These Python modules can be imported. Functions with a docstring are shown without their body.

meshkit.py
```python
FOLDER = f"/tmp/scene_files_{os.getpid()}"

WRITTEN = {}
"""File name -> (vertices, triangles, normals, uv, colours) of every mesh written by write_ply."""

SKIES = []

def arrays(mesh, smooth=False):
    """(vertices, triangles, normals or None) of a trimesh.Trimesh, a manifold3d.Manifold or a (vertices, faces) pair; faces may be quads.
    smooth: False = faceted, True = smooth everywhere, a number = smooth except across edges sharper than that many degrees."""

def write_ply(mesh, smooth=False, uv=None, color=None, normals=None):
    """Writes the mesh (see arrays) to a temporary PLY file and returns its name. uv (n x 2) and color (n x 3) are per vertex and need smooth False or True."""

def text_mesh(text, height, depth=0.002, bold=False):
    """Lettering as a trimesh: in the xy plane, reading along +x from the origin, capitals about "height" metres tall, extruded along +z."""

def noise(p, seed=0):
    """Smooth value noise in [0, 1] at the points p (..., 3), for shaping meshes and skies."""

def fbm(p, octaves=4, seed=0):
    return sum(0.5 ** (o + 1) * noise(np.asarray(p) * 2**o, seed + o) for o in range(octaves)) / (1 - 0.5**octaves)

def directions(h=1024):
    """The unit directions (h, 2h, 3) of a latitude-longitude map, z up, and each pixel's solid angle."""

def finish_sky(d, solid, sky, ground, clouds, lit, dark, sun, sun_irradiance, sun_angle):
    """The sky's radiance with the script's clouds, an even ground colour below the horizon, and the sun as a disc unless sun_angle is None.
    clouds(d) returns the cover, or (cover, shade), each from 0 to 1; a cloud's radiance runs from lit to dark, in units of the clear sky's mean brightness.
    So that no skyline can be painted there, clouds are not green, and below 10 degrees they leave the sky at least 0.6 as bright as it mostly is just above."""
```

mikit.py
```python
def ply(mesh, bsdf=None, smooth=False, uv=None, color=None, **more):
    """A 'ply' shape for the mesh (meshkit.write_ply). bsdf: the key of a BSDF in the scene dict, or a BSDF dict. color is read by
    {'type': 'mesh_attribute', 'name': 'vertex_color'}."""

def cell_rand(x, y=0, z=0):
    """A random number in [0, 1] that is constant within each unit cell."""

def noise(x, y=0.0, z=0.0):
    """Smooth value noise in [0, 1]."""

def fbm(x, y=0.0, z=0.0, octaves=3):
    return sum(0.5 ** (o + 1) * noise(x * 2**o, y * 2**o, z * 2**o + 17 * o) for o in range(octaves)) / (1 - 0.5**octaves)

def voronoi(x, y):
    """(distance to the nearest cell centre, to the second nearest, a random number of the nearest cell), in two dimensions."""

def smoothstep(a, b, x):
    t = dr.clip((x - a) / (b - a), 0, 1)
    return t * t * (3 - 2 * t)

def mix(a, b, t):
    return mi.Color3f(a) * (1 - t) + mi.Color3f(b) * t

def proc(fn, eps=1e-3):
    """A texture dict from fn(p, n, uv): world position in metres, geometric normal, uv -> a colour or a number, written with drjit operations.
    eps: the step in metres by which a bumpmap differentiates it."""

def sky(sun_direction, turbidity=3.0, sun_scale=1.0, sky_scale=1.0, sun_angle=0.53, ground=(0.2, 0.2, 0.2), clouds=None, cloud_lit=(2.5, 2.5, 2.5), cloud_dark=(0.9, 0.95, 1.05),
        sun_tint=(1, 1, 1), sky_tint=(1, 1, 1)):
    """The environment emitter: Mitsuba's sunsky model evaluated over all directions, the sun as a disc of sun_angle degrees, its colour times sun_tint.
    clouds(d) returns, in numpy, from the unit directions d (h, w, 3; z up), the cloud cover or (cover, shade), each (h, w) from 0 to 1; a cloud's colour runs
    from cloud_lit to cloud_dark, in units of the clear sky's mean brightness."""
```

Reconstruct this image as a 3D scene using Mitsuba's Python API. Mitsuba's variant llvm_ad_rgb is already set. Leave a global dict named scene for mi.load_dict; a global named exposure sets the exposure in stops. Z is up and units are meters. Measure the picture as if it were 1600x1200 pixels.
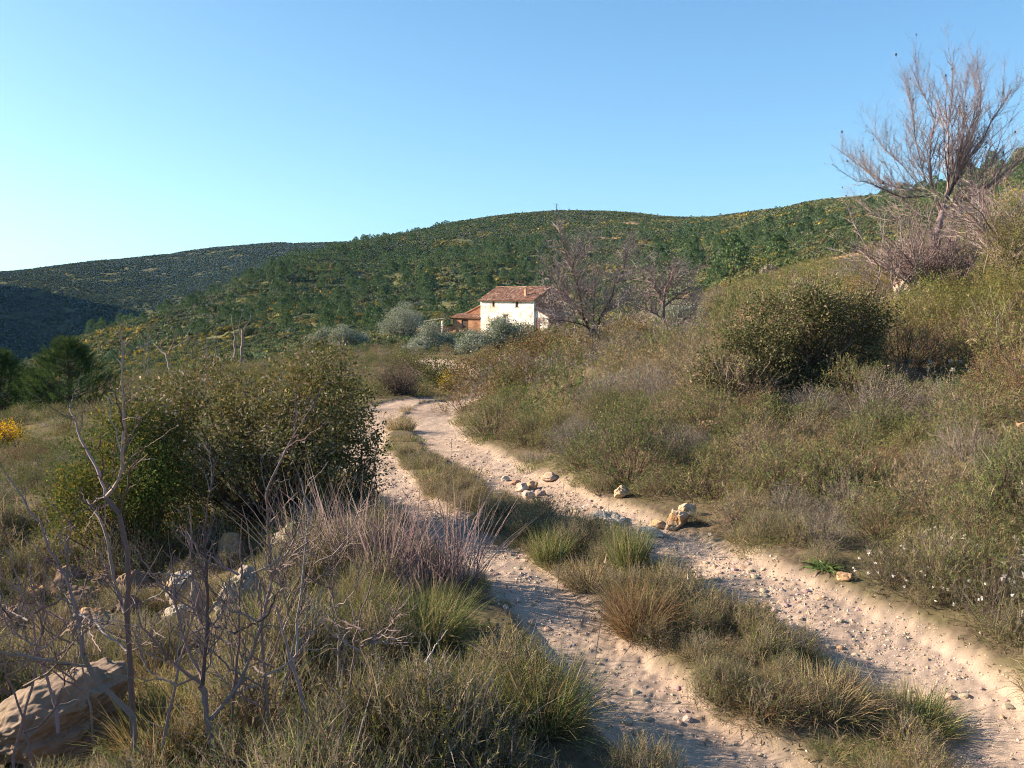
import math, random
import numpy as np
import mitsuba as mi
import drjit as dr
import mikit, meshkit
from scipy.interpolate import RBFInterpolator
from scipy.spatial import cKDTree

T = mi.ScalarTransform4f
scene, labels = {}, {}

# ---------------------------------------------------------------- camera, sky, exposure
FPX = 1232.0                       # focal length in pixels of the 1600 x 1200 photograph
PITCH = math.atan(140 / FPX)       # the horizon lies 140 px above the centre
CAM = np.array([0.0, 0.0, 1.9])
FWD = np.array([0, math.cos(PITCH), -math.sin(PITCH)])
UPV = np.array([0, math.sin(PITCH), math.cos(PITCH)])
scene['camera'] = {'type': 'perspective', 'fov': math.degrees(2 * math.atan(800 / FPX)), 'fov_axis': 'x',
                   'medium': {'type': 'ref', 'id': 'air'}, 'near_clip': 0.05, 'far_clip': 20000.0,
                   'to_world': T().look_at(origin=CAM.tolist(), target=(CAM + FWD).tolist(), up=[0, 0, 1])}
SUN_EL, SUN_AZ = math.radians(24.5), math.radians(-78)     # azimuth from the view direction, negative = left
SUN = [math.sin(SUN_AZ) * math.cos(SUN_EL), math.cos(SUN_AZ) * math.cos(SUN_EL), math.sin(SUN_EL)]
scene['sky'] = mikit.sky(SUN, turbidity=3, sun_scale=1.85, sky_scale=1.08, sun_tint=(0.93, 1.0, 1.24), sky_tint=(0.75, 1.0, 1.17), ground=(0.16, 0.14, 0.1))
exposure = 2.6

# the air itself: far slopes fade a little towards blue
scene['air'] = {'type': 'homogeneous', 'albedo': {'type': 'rgb', 'value': [0.95, 0.96, 0.97]}, 'sigma_t': {'type': 'rgb', 'value': [0.000012, 0.000022, 0.000045]}}
scene['haze'] = {'type': 'cube', 'to_world': T().translate([0, 0, 90]).scale([2900, 2900, 260]), 'bsdf': {'type': 'null'}, 'interior': {'type': 'ref', 'id': 'air'}}
labels['haze'] = {'label': 'thin blue haze over the far slopes', 'category': 'haze', 'kind': 'stuff'}

# ---------------------------------------------------------------- small helpers
def rng(seed):
    return np.random.default_rng(seed)

def ray(u, v):
    d = FWD + (u - 800) / FPX * np.array([1.0, 0, 0]) - (v - 600) / FPX * UPV
    return d

def at_depth(u, v, Y):
    d = ray(u, v)
    return CAM + d * (Y / d[1])

def project(p):
    q = np.asarray(p, float) - CAM
    w = q @ FWD
    w = np.where(np.abs(w) < 1e-6, 1e-6, w)
    return 800 + FPX * q[..., 0] / w, 600 - FPX * (q @ UPV) / w, w

def unit(a):
    a = np.asarray(a, float)
    return a / np.maximum(np.linalg.norm(a, axis=-1, keepdims=True), 1e-9)

class MB:
    """Collects pieces of one mesh with vertex colours."""
    def __init__(self):
        self.v, self.f, self.c, self.n = [], [], [], 0
    def add(self, v, f, c):
        v = np.asarray(v, float).reshape(-1, 3)
        c = np.asarray(c, float)
        self.v.append(v); self.f.append(np.asarray(f, int) + self.n)
        self.c.append(np.broadcast_to(c, v.shape) if c.ndim < 2 else c)
        self.n += len(v)
        return self
    def arrays(self):
        return np.vstack(self.v), np.vstack(self.f), np.clip(np.vstack(self.c), 0.004, 0.95)
    def ply(self, bsdf, smooth=False, **kw):
        v, f, c = self.arrays()
        return mikit.ply((v, f), bsdf, smooth=smooth, color=c, **kw)

def pick(r, palette, n, jitter=0.16):
    """n colours from a palette [(weight, rgb), ...] with some variation in brightness and hue."""
    w = np.array([x[0] for x in palette], float)
    c = np.array([x[1] for x in palette], float)[r.choice(len(palette), n, p=w / w.sum())]
    c = c * (1 + jitter * r.standard_normal((n, 1))) * (1 + 0.05 * r.standard_normal((n, 3)))
    return np.clip(c, 0.006, 0.9)

def blades(mb, r, base, d, L, w, droop, col, K=3):
    """Curved tapering blades: base (n,3), first direction d (n,3), length, width, droop."""
    n = len(base)
    hz = d.copy(); hz[:, 2] = 0
    hz = unit(hz + 1e-4 * r.standard_normal((n, 3)))
    a = r.uniform(0, 2 * np.pi, n)
    side = np.stack([np.cos(a), np.sin(a), 0.25 * r.standard_normal(n)], 1)
    t = np.linspace(0, 1, K + 1)
    sp = base[:, None] + d[:, None] * (t[None, :, None] * L[:, None, None])
    sp = sp + (hz * 0.6 - np.array([0, 0, 1.0]))[:, None] * (droop[:, None] * L[:, None] * t[None] ** 2)[..., None]
    wd = w[:, None] * np.array([0.8, 1.0, 0.75, 0.5, 0.4])[:K][None] * 0.5
    lo = sp[:, :K] - side[:, None] * wd[..., None]
    hi = sp[:, :K] + side[:, None] * wd[..., None]
    v = np.concatenate([np.stack([lo, hi], 2).reshape(n, 2 * K, 3), sp[:, K:]], 1)
    f = []
    for k in range(K - 1):
        f += [[2 * k, 2 * k + 1, 2 * k + 3], [2 * k, 2 * k + 3, 2 * k + 2]]
    f.append([2 * K - 2, 2 * K - 1, 2 * K])
    f = np.array(f)
    m = 2 * K + 1
    mb.add(v, (f[None] + (np.arange(n) * m)[:, None, None]).reshape(-1, 3), np.repeat(col, m, 0))

def leaves(mb, r, c, size, col, aspect=0.55, up=0.35, axis=None, tri=False, face=None):
    """Small folded leaves at the points c."""
    n = len(c)
    ax = unit(r.standard_normal((n, 3)) if axis is None else axis + 0.5 * r.standard_normal((n, 3)))
    nr = unit(r.standard_normal((n, 3)) + np.array([0, 0, up])) if face is None else unit(0.62 * r.standard_normal((n, 3)) + face)
    sd = unit(np.cross(ax, nr))
    nr = np.cross(sd, ax)
    s = np.broadcast_to(size, (n,))[:, None]
    a0, a1 = c - ax * s * 0.5, c + ax * s * 0.5
    l0, l1 = c - sd * s * aspect * 0.5 + nr * s * 0.1, c + sd * s * aspect * 0.5 + nr * s * 0.1
    if tri:
        v = np.stack([a0, l0 + ax * s * 0.3, l1 + ax * s * 0.3], 1)
        mb.add(v, np.arange(3 * n).reshape(n, 3), np.repeat(col, 3, 0))
        return
    v = np.stack([a0, l0, a1, l1], 1)
    f = np.array([[0, 2, 1], [0, 3, 2]])
    mb.add(v, (f[None] + (np.arange(n) * 4)[:, None, None]).reshape(-1, 3), np.repeat(col, 4, 0))

def tubes(mb, P, R, col, sides=4):
    """Many tubes at once: P (n,K,3), R (n,K)."""
    P, R = np.asarray(P, float), np.asarray(R, float)
    n, K = P.shape[:2]
    t = np.gradient(P, axis=1)
    t = unit(t)
    ref = np.where(np.abs(unit(P[:, -1] - P[:, 0])[:, 2:3]) < 0.8, [[0, 0, 1.0]], [[1.0, 0.2, 0]])
    a = unit(np.cross(t, ref[:, None]))
    b = np.cross(t, a)
    an = np.arange(sides) * 2 * np.pi / sides
    v = P[:, :, None] + R[:, :, None, None] * (np.cos(an)[:, None] * a[:, :, None] + np.sin(an)[:, None] * b[:, :, None])
    i, j = np.meshgrid(np.arange(K - 1), np.arange(sides), indexing='ij')
    q = np.stack([i * sides + j, i * sides + (j + 1) % sides, (i + 1) * sides + (j + 1) % sides, (i + 1) * sides + j], -1).reshape(-1, 4)
    f = np.vstack([q[:, [0, 1, 2]], q[:, [0, 2, 3]]])
    col = np.asarray(col, float)
    if col.ndim == 1:
        col = np.broadcast_to(col, (n, 3))
    mb.add(v, (f[None] + (np.arange(n) * K * sides)[:, None, None]).reshape(-1, 3), np.repeat(col, K * sides, 0))

def spline(pts, K):
    """Resample a polyline to K points, Catmull-Rom smoothed."""
    p = np.asarray(pts, float)
    if len(p) > 2:
        q = np.vstack([2 * p[0] - p[1], p, 2 * p[-1] - p[-2]])
        out = []
        for i in range(1, len(q) - 2):
            for s in np.linspace(0, 1, 6, endpoint=False):
                out.append(0.5 * ((2 * q[i]) + (-q[i - 1] + q[i + 1]) * s + (2 * q[i - 1] - 5 * q[i] + 4 * q[i + 1] - q[i + 2]) * s ** 2 + (-q[i - 1] + 3 * q[i] - 3 * q[i + 1] + q[i + 2]) * s ** 3))
        p = np.array(out + [p[-1]])
    L = np.r_[0, np.cumsum(np.linalg.norm(np.diff(p, axis=0), axis=1))]
    s = np.linspace(0, L[-1], K)
    return np.stack([np.interp(s, L, p[:, k]) for k in range(3)], 1)

def sprout(r, P, R, per, length, angle, up, rad, K=4, wig=0.12, t0=0.2, t1=1.0, lmin=0.0):
    """Shoots growing off the tubes P (n,K,3): returns (m,K,3), (m,K). per = number per tube, or per metre if a float."""
    n = len(P)
    seg = np.linalg.norm(np.diff(P, axis=1), axis=2).sum(1)
    cnt = np.full(n, per) if isinstance(per, int) else np.maximum(1, np.round(seg * per * r.uniform(0.7, 1.3, n))).astype(int)
    idx = np.repeat(np.arange(n), cnt)
    m = len(idx)
    t = r.uniform(t0, t1, m) * (P.shape[1] - 1) * 0.999
    k = t.astype(int); fr = (t - k)[:, None]
    a, b = P[idx, k], P[idx, k + 1]
    base = a * (1 - fr) + b * fr
    tan = unit(b - a)
    az = unit(np.cross(tan, r.standard_normal((m, 3))))
    an = np.radians(angle * r.uniform(0.6, 1.35, m))[:, None]
    d = unit(np.cos(an) * tan + np.sin(an) * az + np.array([0, 0, up]))
    L = (length * seg[idx] if length < 1 else np.full(m, length - 1)) * r.uniform(0.45, 1.25, m) * (1.15 - 0.5 * t / (P.shape[1] - 1))
    L = np.maximum(L, lmin)
    s = np.linspace(0, 1, K)
    off = np.cumsum(r.standard_normal((m, K, 3)) * wig / K, axis=1)
    off -= off[:, :1]
    Q = base[:, None] + L[:, None, None] * (d[:, None] * s[None, :, None] + off + np.array([0, 0, up * 0.35]) * (s ** 2)[None, :, None])
    r0 = np.minimum(R[idx, k] * 0.7, rad * r.uniform(0.7, 1.3, m))
    return Q, r0[:, None] * (1 - 0.62 * s)[None]

def blob(r, sub=3, rough=0.25, squash=(1, 1, 1), freq=1.3, seed=0, flat=0.0):
    """A stone: displaced, partly faceted icosphere of radius about 1."""
    import trimesh
    m = trimesh.creation.icosphere(subdivisions=sub)
    v = m.vertices.copy()
    o = r.uniform(0, 50, 3)
    for _ in range(int(flat)):
        nrm = unit(r.standard_normal(3)); cut = r.uniform(0.55, 0.85)
        dd = v @ nrm
        v = v - np.maximum(dd - cut, 0)[:, None] * nrm
    k = 1 + rough * 2 * (meshkit.fbm(v * freq + o, 4, seed) - 0.5)
    k2 = rough * 0.5 * (meshkit.fbm(v * freq * 5 + o, 3, seed + 3) - 0.5)
    crack = meshkit.fbm(v * freq * 1.6 + o + 9, 3, seed + 7)
    k3 = -rough * (0.4 if sub < 6 else 0.12) * np.clip(1 - np.abs(crack - 0.5) * 16, 0, 1) if sub >= 4 else 0
    return v * (k + k2 + k3)[:, None] * np.array(squash), m.faces

def mat4(p, yaw=0.0, s=1.0, tilt=None, sz=None):
    c, sn = math.cos(yaw), math.sin(yaw)
    m = np.eye(4)
    m[:3, :3] = np.array([[c, -sn, 0], [sn, c, 0], [0, 0, 1]]) * np.array([s, s, s if sz is None else sz])
    if tilt is not None:
        z = unit(tilt); x = unit(np.cross([0, 1, 0], z)); y = np.cross(z, x)
        m[:3, :3] = np.stack([x, y, z], 1) @ m[:3, :3]
    m[:3, 3] = p
    return m

def group(name, **shapes):
    scene[name] = {'type': 'shapegroup', **shapes}

def place(key, proto, m):
    scene[key] = {'type': 'instance', 'to_world': T(m), 'shape': {'type': 'ref', 'id': proto}}

COUNT = {}
def key_of(name):
    k = COUNT.get(name, 0); COUNT[name] = k + 1
    return name if k == 0 else f'{name}_{k:03d}'

def tag(key, label=None, category=None, group=None, kind=None):
    labels[key] = {k: v for k, v in dict(label=label, category=category, group=group, kind=kind).items() if v}
    return key

# ---------------------------------------------------------------- materials shared by everything that grows, stone and earth
VC = {'type': 'mesh_attribute', 'name': 'vertex_color'}
scene['mat_leaf'] = {'type': 'principledthin', 'base_color': VC, 'roughness': 0.55, 'diff_trans': 0.7, 'eta': 1.35}
scene['mat_dense'] = {'type': 'principledthin', 'base_color': VC, 'roughness': 0.5, 'diff_trans': 0.35, 'eta': 1.4}
scene['mat_bark'] = {'type': 'twosided', 'b': {'type': 'principled', 'base_color': VC, 'roughness': 0.85, 'specular': 0.2}}
scene['mat_earth'] = {'type': 'twosided', 'b': {'type': 'diffuse', 'reflectance': VC}}
# ---------------------------------------------------------------- the lie of the land
# control points (u, v, depth in metres) read off the photograph ...
GROUND = [
 # road, right wheel track then left wheel track
 (1560,1150,3.39),(1400,1020,4.25),(1230,930,4.98),(1130,885,5.5),(980,820,7.0),(850,770,8.7),(760,725,11.2),(700,690,13.6),(672,650,18.5),(690,630,21.5),(740,621,24),
 (1130,1190,3.2),(1020,1110,3.6),(900,980,4.5),(830,915,5.15),(740,850,6.2),(660,795,7.8),(600,745,9.9),(565,705,12.6),(575,668,16.5),
 # left foreground bank, rocks and the grass slope falling away
 (600,1100,3.5),(600,940,4.7),(450,1150,3.2),(430,1000,4.2),(480,900,5.2),(250,1180,3.15),(300,1040,3.95),(100,1190,3.2),(60,1080,4.2),(150,980,5.2),(320,960,4.8),
 (100,880,7.0),(330,850,7.4),(30,800,8.6),(80,740,11),(60,706,14.2),(160,704,14.2),(300,712,14),(450,702,13.5),
 (60,660,20),(200,650,22),(60,640,30),(200,640,30),(300,625,28),
 # right bank
 (1590,1000,4.25),(1400,935,4.9),(1250,890,5.4),(1100,842,6.45),(960,785,8.0),(830,735,10.4),(720,670,16),(715,645,20),
 (1600,900,4.75),(1600,760,6.2),(1400,800,6.5),(1250,790,7.2),(1100,770,8.0),(1600,600,9.3),(1450,660,9.0),(1300,690,9.0),(1150,690,9.3),(1000,700,10),(900,680,12.5),(800,650,16.5),
 (1450,565,12),(1270,605,11),(1100,650,10.8),(1000,610,15),(1600,520,12.5),(900,600,19),(800,612,22),(940,556,25),(1040,552,26),
 (1440,445,16.5),(1560,440,16.5),(1350,470,18),(1250,475,24),(1150,510,24),(1600,395,25),(1340,440,35),(1200,452,45),(1100,500,36),(1250,415,70),
 # towards the house
 (725,608,31),(680,600,36),(800,592,32),(700,588,40),(690,569,48),(640,600,36),(560,604,33),(600,572,46),(600,620,24.5),(500,606,31),(400,580,45),(850,545,55),(1000,500,70),
 (680,540,75),(800,520,112),(700,521,112),(620,533,98),(930,500,115),(500,558,68),(450,556,80),(860,510,128),(760,512,135),
 (300,590,60),(150,612,55),(280,600,38),
 # the hill opposite (middle distance), foot to skyline, then its far side
 (450,540,130),(560,525,150),(700,500,185),(850,480,190),(1000,455,160),(300,565,150),(200,565,185),(100,590,200),(0,610,180),
 (450,505,190),(600,480,225),(750,455,250),(900,435,260),(1050,420,210),
 (130,531,255),(210,503,275),(300,471,305),(380,440,340),(450,411,390),(500,395,430),(540,385,480),
 (420,460,275),(540,440,310),(660,420,340),(780,400,370),(900,385,400),(1050,385,350),
 (620,371,520),(720,353,540),(800,340,555),(900,333,560),(985,336,540),(1060,345,520),(1130,340,490),(1200,330,460),(1270,316,430),(1340,311,400),
 (600,400,430),(720,385,450),(850,360,480),(1000,360,450),
 (1200,400,120),(1200,370,260),(1340,400,110),(1340,350,250),(1420,300,330),(1500,278,260),(1560,268,230),(1600,258,215),
 (1450,400,45),(1500,350,110),(1600,330,90),
 (300,520,420),(210,560,420),(130,590,420),(450,440,560),(540,405,700),(620,385,800),(720,375,800),(900,350,800),(1060,362,800),(1200,350,750),(1340,330,700),(1600,290,420),
 # the far hill on the left
 (0,600,640),(80,570,680),(160,545,720),(260,520,780),(340,480,840),(420,440,900),
 (0,520,790),(100,500,840),(200,480,890),(300,455,940),
 (0,425,1120),(60,422,1120),(130,414,1120),(180,412,1120),(300,401,1150),(370,389,1170),(430,388,1170),(520,383,1180),(620,380,1250),
 (-60,427,1120),(-110,428,1120),(-60,470,920),(-60,520,780),
 (0,462,930),(150,450,960),(300,428,1030),(430,405,1080),
 (0,440,1600),(200,430,1600),(400,410,1700),(620,400,1700),(900,400,1700),(1200,390,1600),(1600,360,1200),
]
# ... and the country outside the frame: (azimuth in degrees, distance, height)
AROUND = [
 (-60,3,-0.1),(-90,3,-0.1),(-120,3,0.2),(180,3,0.5),(120,3,0.6),(90,3,0.6),(60,3,0.35),
 (-50,12,-1.2),(-75,12,-1.6),(-110,12,-0.8),(180,12,1.6),(130,12,3),(90,12,3.2),(55,10,1.9),
 (-50,40,-8),(-80,40,-9),(-120,40,-5),(180,40,4),(130,40,9),(90,40,11),(55,40,9),(44,40,6.5),
 (-45,150,-28),(-75,150,-26),(-120,150,-14),(180,150,14),(130,150,34),(90,150,40),(55,150,36),
 (-38,350,-40),(-60,400,-20),(-85,400,-20),(-130,400,0),(180,400,30),(130,400,70),(90,400,80),(55,400,78),
 (-42,1140,225),(-40,900,120),(-47,1050,200),(-52,900,180),(-60,800,150),(-44,1400,200),(-75,900,60),(-130,1000,60),(180,1000,60),(120,1000,110),(75,1000,120),(48,900,110),
 (-55,1500,120),(-90,2500,40),(180,2500,60),(90,2500,90),(30,3000,40),(0,3000,30),(-30,3000,30),
 (-90,4000,30),(180,4000,60),(90,4000,60),(0,4000,20),(-40,4000,20),(40,4000,30),
]
def _controls():
    th, rr, zz = [], [], []
    for u, v, Y in GROUND:
        p = at_depth(u, v, Y)
        th.append(math.atan2(p[0], p[1])); rr.append(math.hypot(p[0], p[1])); zz.append(p[2])
    for a, d, z in AROUND:
        th.append(math.radians(a)); rr.append(d); zz.append(z)
    return np.array(th), np.array(rr), np.array(zz)

def _emb(th, r):
    return np.stack([3.0 * np.sin(th), 3.0 * np.cos(th), 1.5 * np.log(r + 0.6)], -1)

_th, _r, _z = _controls()
_rbf = RBFInterpolator(_emb(_th, _r), _z / (_r + 3.0), kernel='thin_plate_spline', smoothing=2e-5, degree=1)

# polar grid of the ground sheet
TH = np.radians(np.r_[np.arange(-180, -44, 4.0), np.arange(-44, -38, 0.5), np.arange(-38, 38, 0.16), np.arange(38, 44, 0.5), np.arange(44, 180.1, 4.0)])
RR = np.r_[np.geomspace(0.7, 2.2, 24)[:-1], np.geomspace(2.2, 26, 400)[:-1], np.geomspace(26, 1300, 420)[:-1], np.geomspace(1300, 2800, 16)]

def wheel(pts, K=120):
    p = np.array([at_depth(*q) for q in pts])
    p[:, 2] = 0
    return spline(p, K)
R_TRACK = wheel([(1800,1290,2.75),(1560,1150,3.39),(1400,1020,4.25),(1230,930,4.98),(1130,885,5.5),(980,820,7.0),(850,770,8.7),(760,725,11.2),(700,690,13.6),(672,650,18.5),(690,630,21.5),(740,621,24),(850,606,29)])
L_TRACK = wheel([(1290,1330,2.6),(1130,1190,3.2),(1020,1110,3.6),(900,980,4.5),(830,915,5.15),(740,850,6.2),(660,795,7.8),(600,745,9.9),(565,705,12.6),(575,668,16.5),(600,640,20.5),(660,626,24),(740,613,27)])
YARD = wheel([(668,566,52),(690,569,48),(712,582,42),(735,600,36)])
_kr, _kl, _ky = cKDTree(R_TRACK[:, :2]), cKDTree(L_TRACK[:, :2]), cKDTree(YARD[:, :2])

def road_mask(x, y):
    """(bare earth 0..1, distance to the right track, distance to the left track)"""
    q = np.stack([x, y], -1)
    dr_, dl_, dy_ = _kr.query(q)[0], _kl.query(q)[0], _ky.query(q)[0]
    far = np.hypot(x, y)
    n1 = meshkit.fbm(np.stack([x * 1.1, y * 1.1, x * 0], -1), 3, 5) - 0.5
    n2 = meshkit.fbm(np.stack([x * 4.5, y * 4.5, x * 0], -1), 3, 6) - 0.5
    e = 0.55 * n1 + 0.3 * n2
    hw = 0.385 + 0.10 * np.clip((far - 5) / 6, 0, 1) + 0.14 * np.clip((far - 14) / 6, 0, 1)
    d = np.minimum(np.minimum(dr_ / hw, dl_ / (hw * 0.92)), dy_ / 1.4) - 1 + e * 1.0
    return np.clip(0.5 - d * 2.6, 0, 1), dr_, dl_

def _height_grid():
    th, r = np.meshgrid(TH, RR, indexing='ij')
    w = _rbf(_emb(th.ravel(), r.ravel())).reshape(th.shape)
    z = w * (r + 3.0)
    x, y = r * np.sin(th), r * np.cos(th)
    P = lambda k: np.stack([x * k, y * k, x * 0], -1)
    near = np.clip(1 - r / 40, 0, 1)
    z = z + near * 0.10 * (meshkit.fbm(P(0.9), 4, 1) - 0.5)
    mask, d1, d2 = road_mask(x, y)
    nr = r < 60
    z = z - np.where(nr, 0.07 * mask, 0)
    z = z + np.where(r < 30, (0.03 + 0.005 * mask) * (meshkit.fbm(P(6.0), 3, 2) - 0.5) + 0.016 * (meshkit.fbm(P(31.0), 2, 3) - 0.5), 0)
    z = z + np.where(r > 60, np.clip((r - 60) / 200, 0, 1) * (5 * (meshkit.fbm(P(1 / 60), 4, 8) - 0.5) + 10 * np.clip((r - 500) / 400, 0, 1) * (meshkit.fbm(P(1 / 130), 3, 9) - 0.5)), 0)
    # dry-stone terraces on the lower half of the hill opposite
    s = (z + 0.01 * x) / 3.4
    f = s - np.floor(s)
    step = 3.4 * (np.clip((f - 0.72) / 0.28, 0, 1) - f) * 0.55
    u, v, _ = project(np.stack([x, y, z], -1))
    tm = np.clip((r - 150) / 30, 0, 1) * np.clip((420 - r) / 60, 0, 1) * np.clip((u - 250) / 150, 0, 1) * np.clip((1150 - u) / 150, 0, 1) * (np.abs(th) < 0.7)
    z = z + tm * step
    return z, mask, x, y, tm * (f > 0.45) * (f < 0.8)

ZG, ROADG, XG, YG, TERR = _height_grid()
LRR = np.log(RR)
def _bil(G, x, y):
    th, lr = np.arctan2(x, y), np.log(np.clip(np.hypot(x, y), RR[0], RR[-1] * 0.999))
    i = np.clip(np.searchsorted(TH, th) - 1, 0, len(TH) - 2); j = np.clip(np.searchsorted(LRR, lr) - 1, 0, len(LRR) - 2)
    a = (th - TH[i]) / (TH[i + 1] - TH[i]); b = (lr - LRR[j]) / (LRR[j + 1] - LRR[j])
    return (G[i, j] * (1 - a) * (1 - b) + G[i + 1, j] * a * (1 - b) + G[i, j + 1] * (1 - a) * b + G[i + 1, j + 1] * a * b)
def H(x, y):
    return _bil(ZG, np.asarray(x, float), np.asarray(y, float))
def hit(u, v, rmin=1.5, rmax=1500):
    """The point of the ground seen at a pixel of the photograph."""
    d = ray(u, v); d = d / math.hypot(d[0], d[1])
    t = np.geomspace(rmin, rmax, 3000)
    p = CAM + d * t[:, None]
    below = np.nonzero(p[:, 2] < H(p[:, 0], p[:, 1]))[0]
    i = below[0] if len(below) else len(t) - 1
    q = p[i]
    return np.array([q[0], q[1], float(H(q[0], q[1]))])
def normal(x, y, e=1.0):
    return unit(np.stack([H(x - e, y) - H(x + e, y), H(x, y - e) - H(x, y + e), 2 * e + 0 * np.asarray(x)], -1))
# what can be seen of the ground: elevation against the highest nearer ground
_EL = (ZG - CAM[2]) / RR[None]
_MX = np.maximum.accumulate(_EL, axis=1)
def seen(x, y, h, slack=0.0):
    """Does something of height h at (x, y) show over the nearer ground?"""
    r = np.hypot(x, y)
    return (H(x, y) + h - CAM[2]) / r >= _bil(_MX, x, y) - slack

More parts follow.
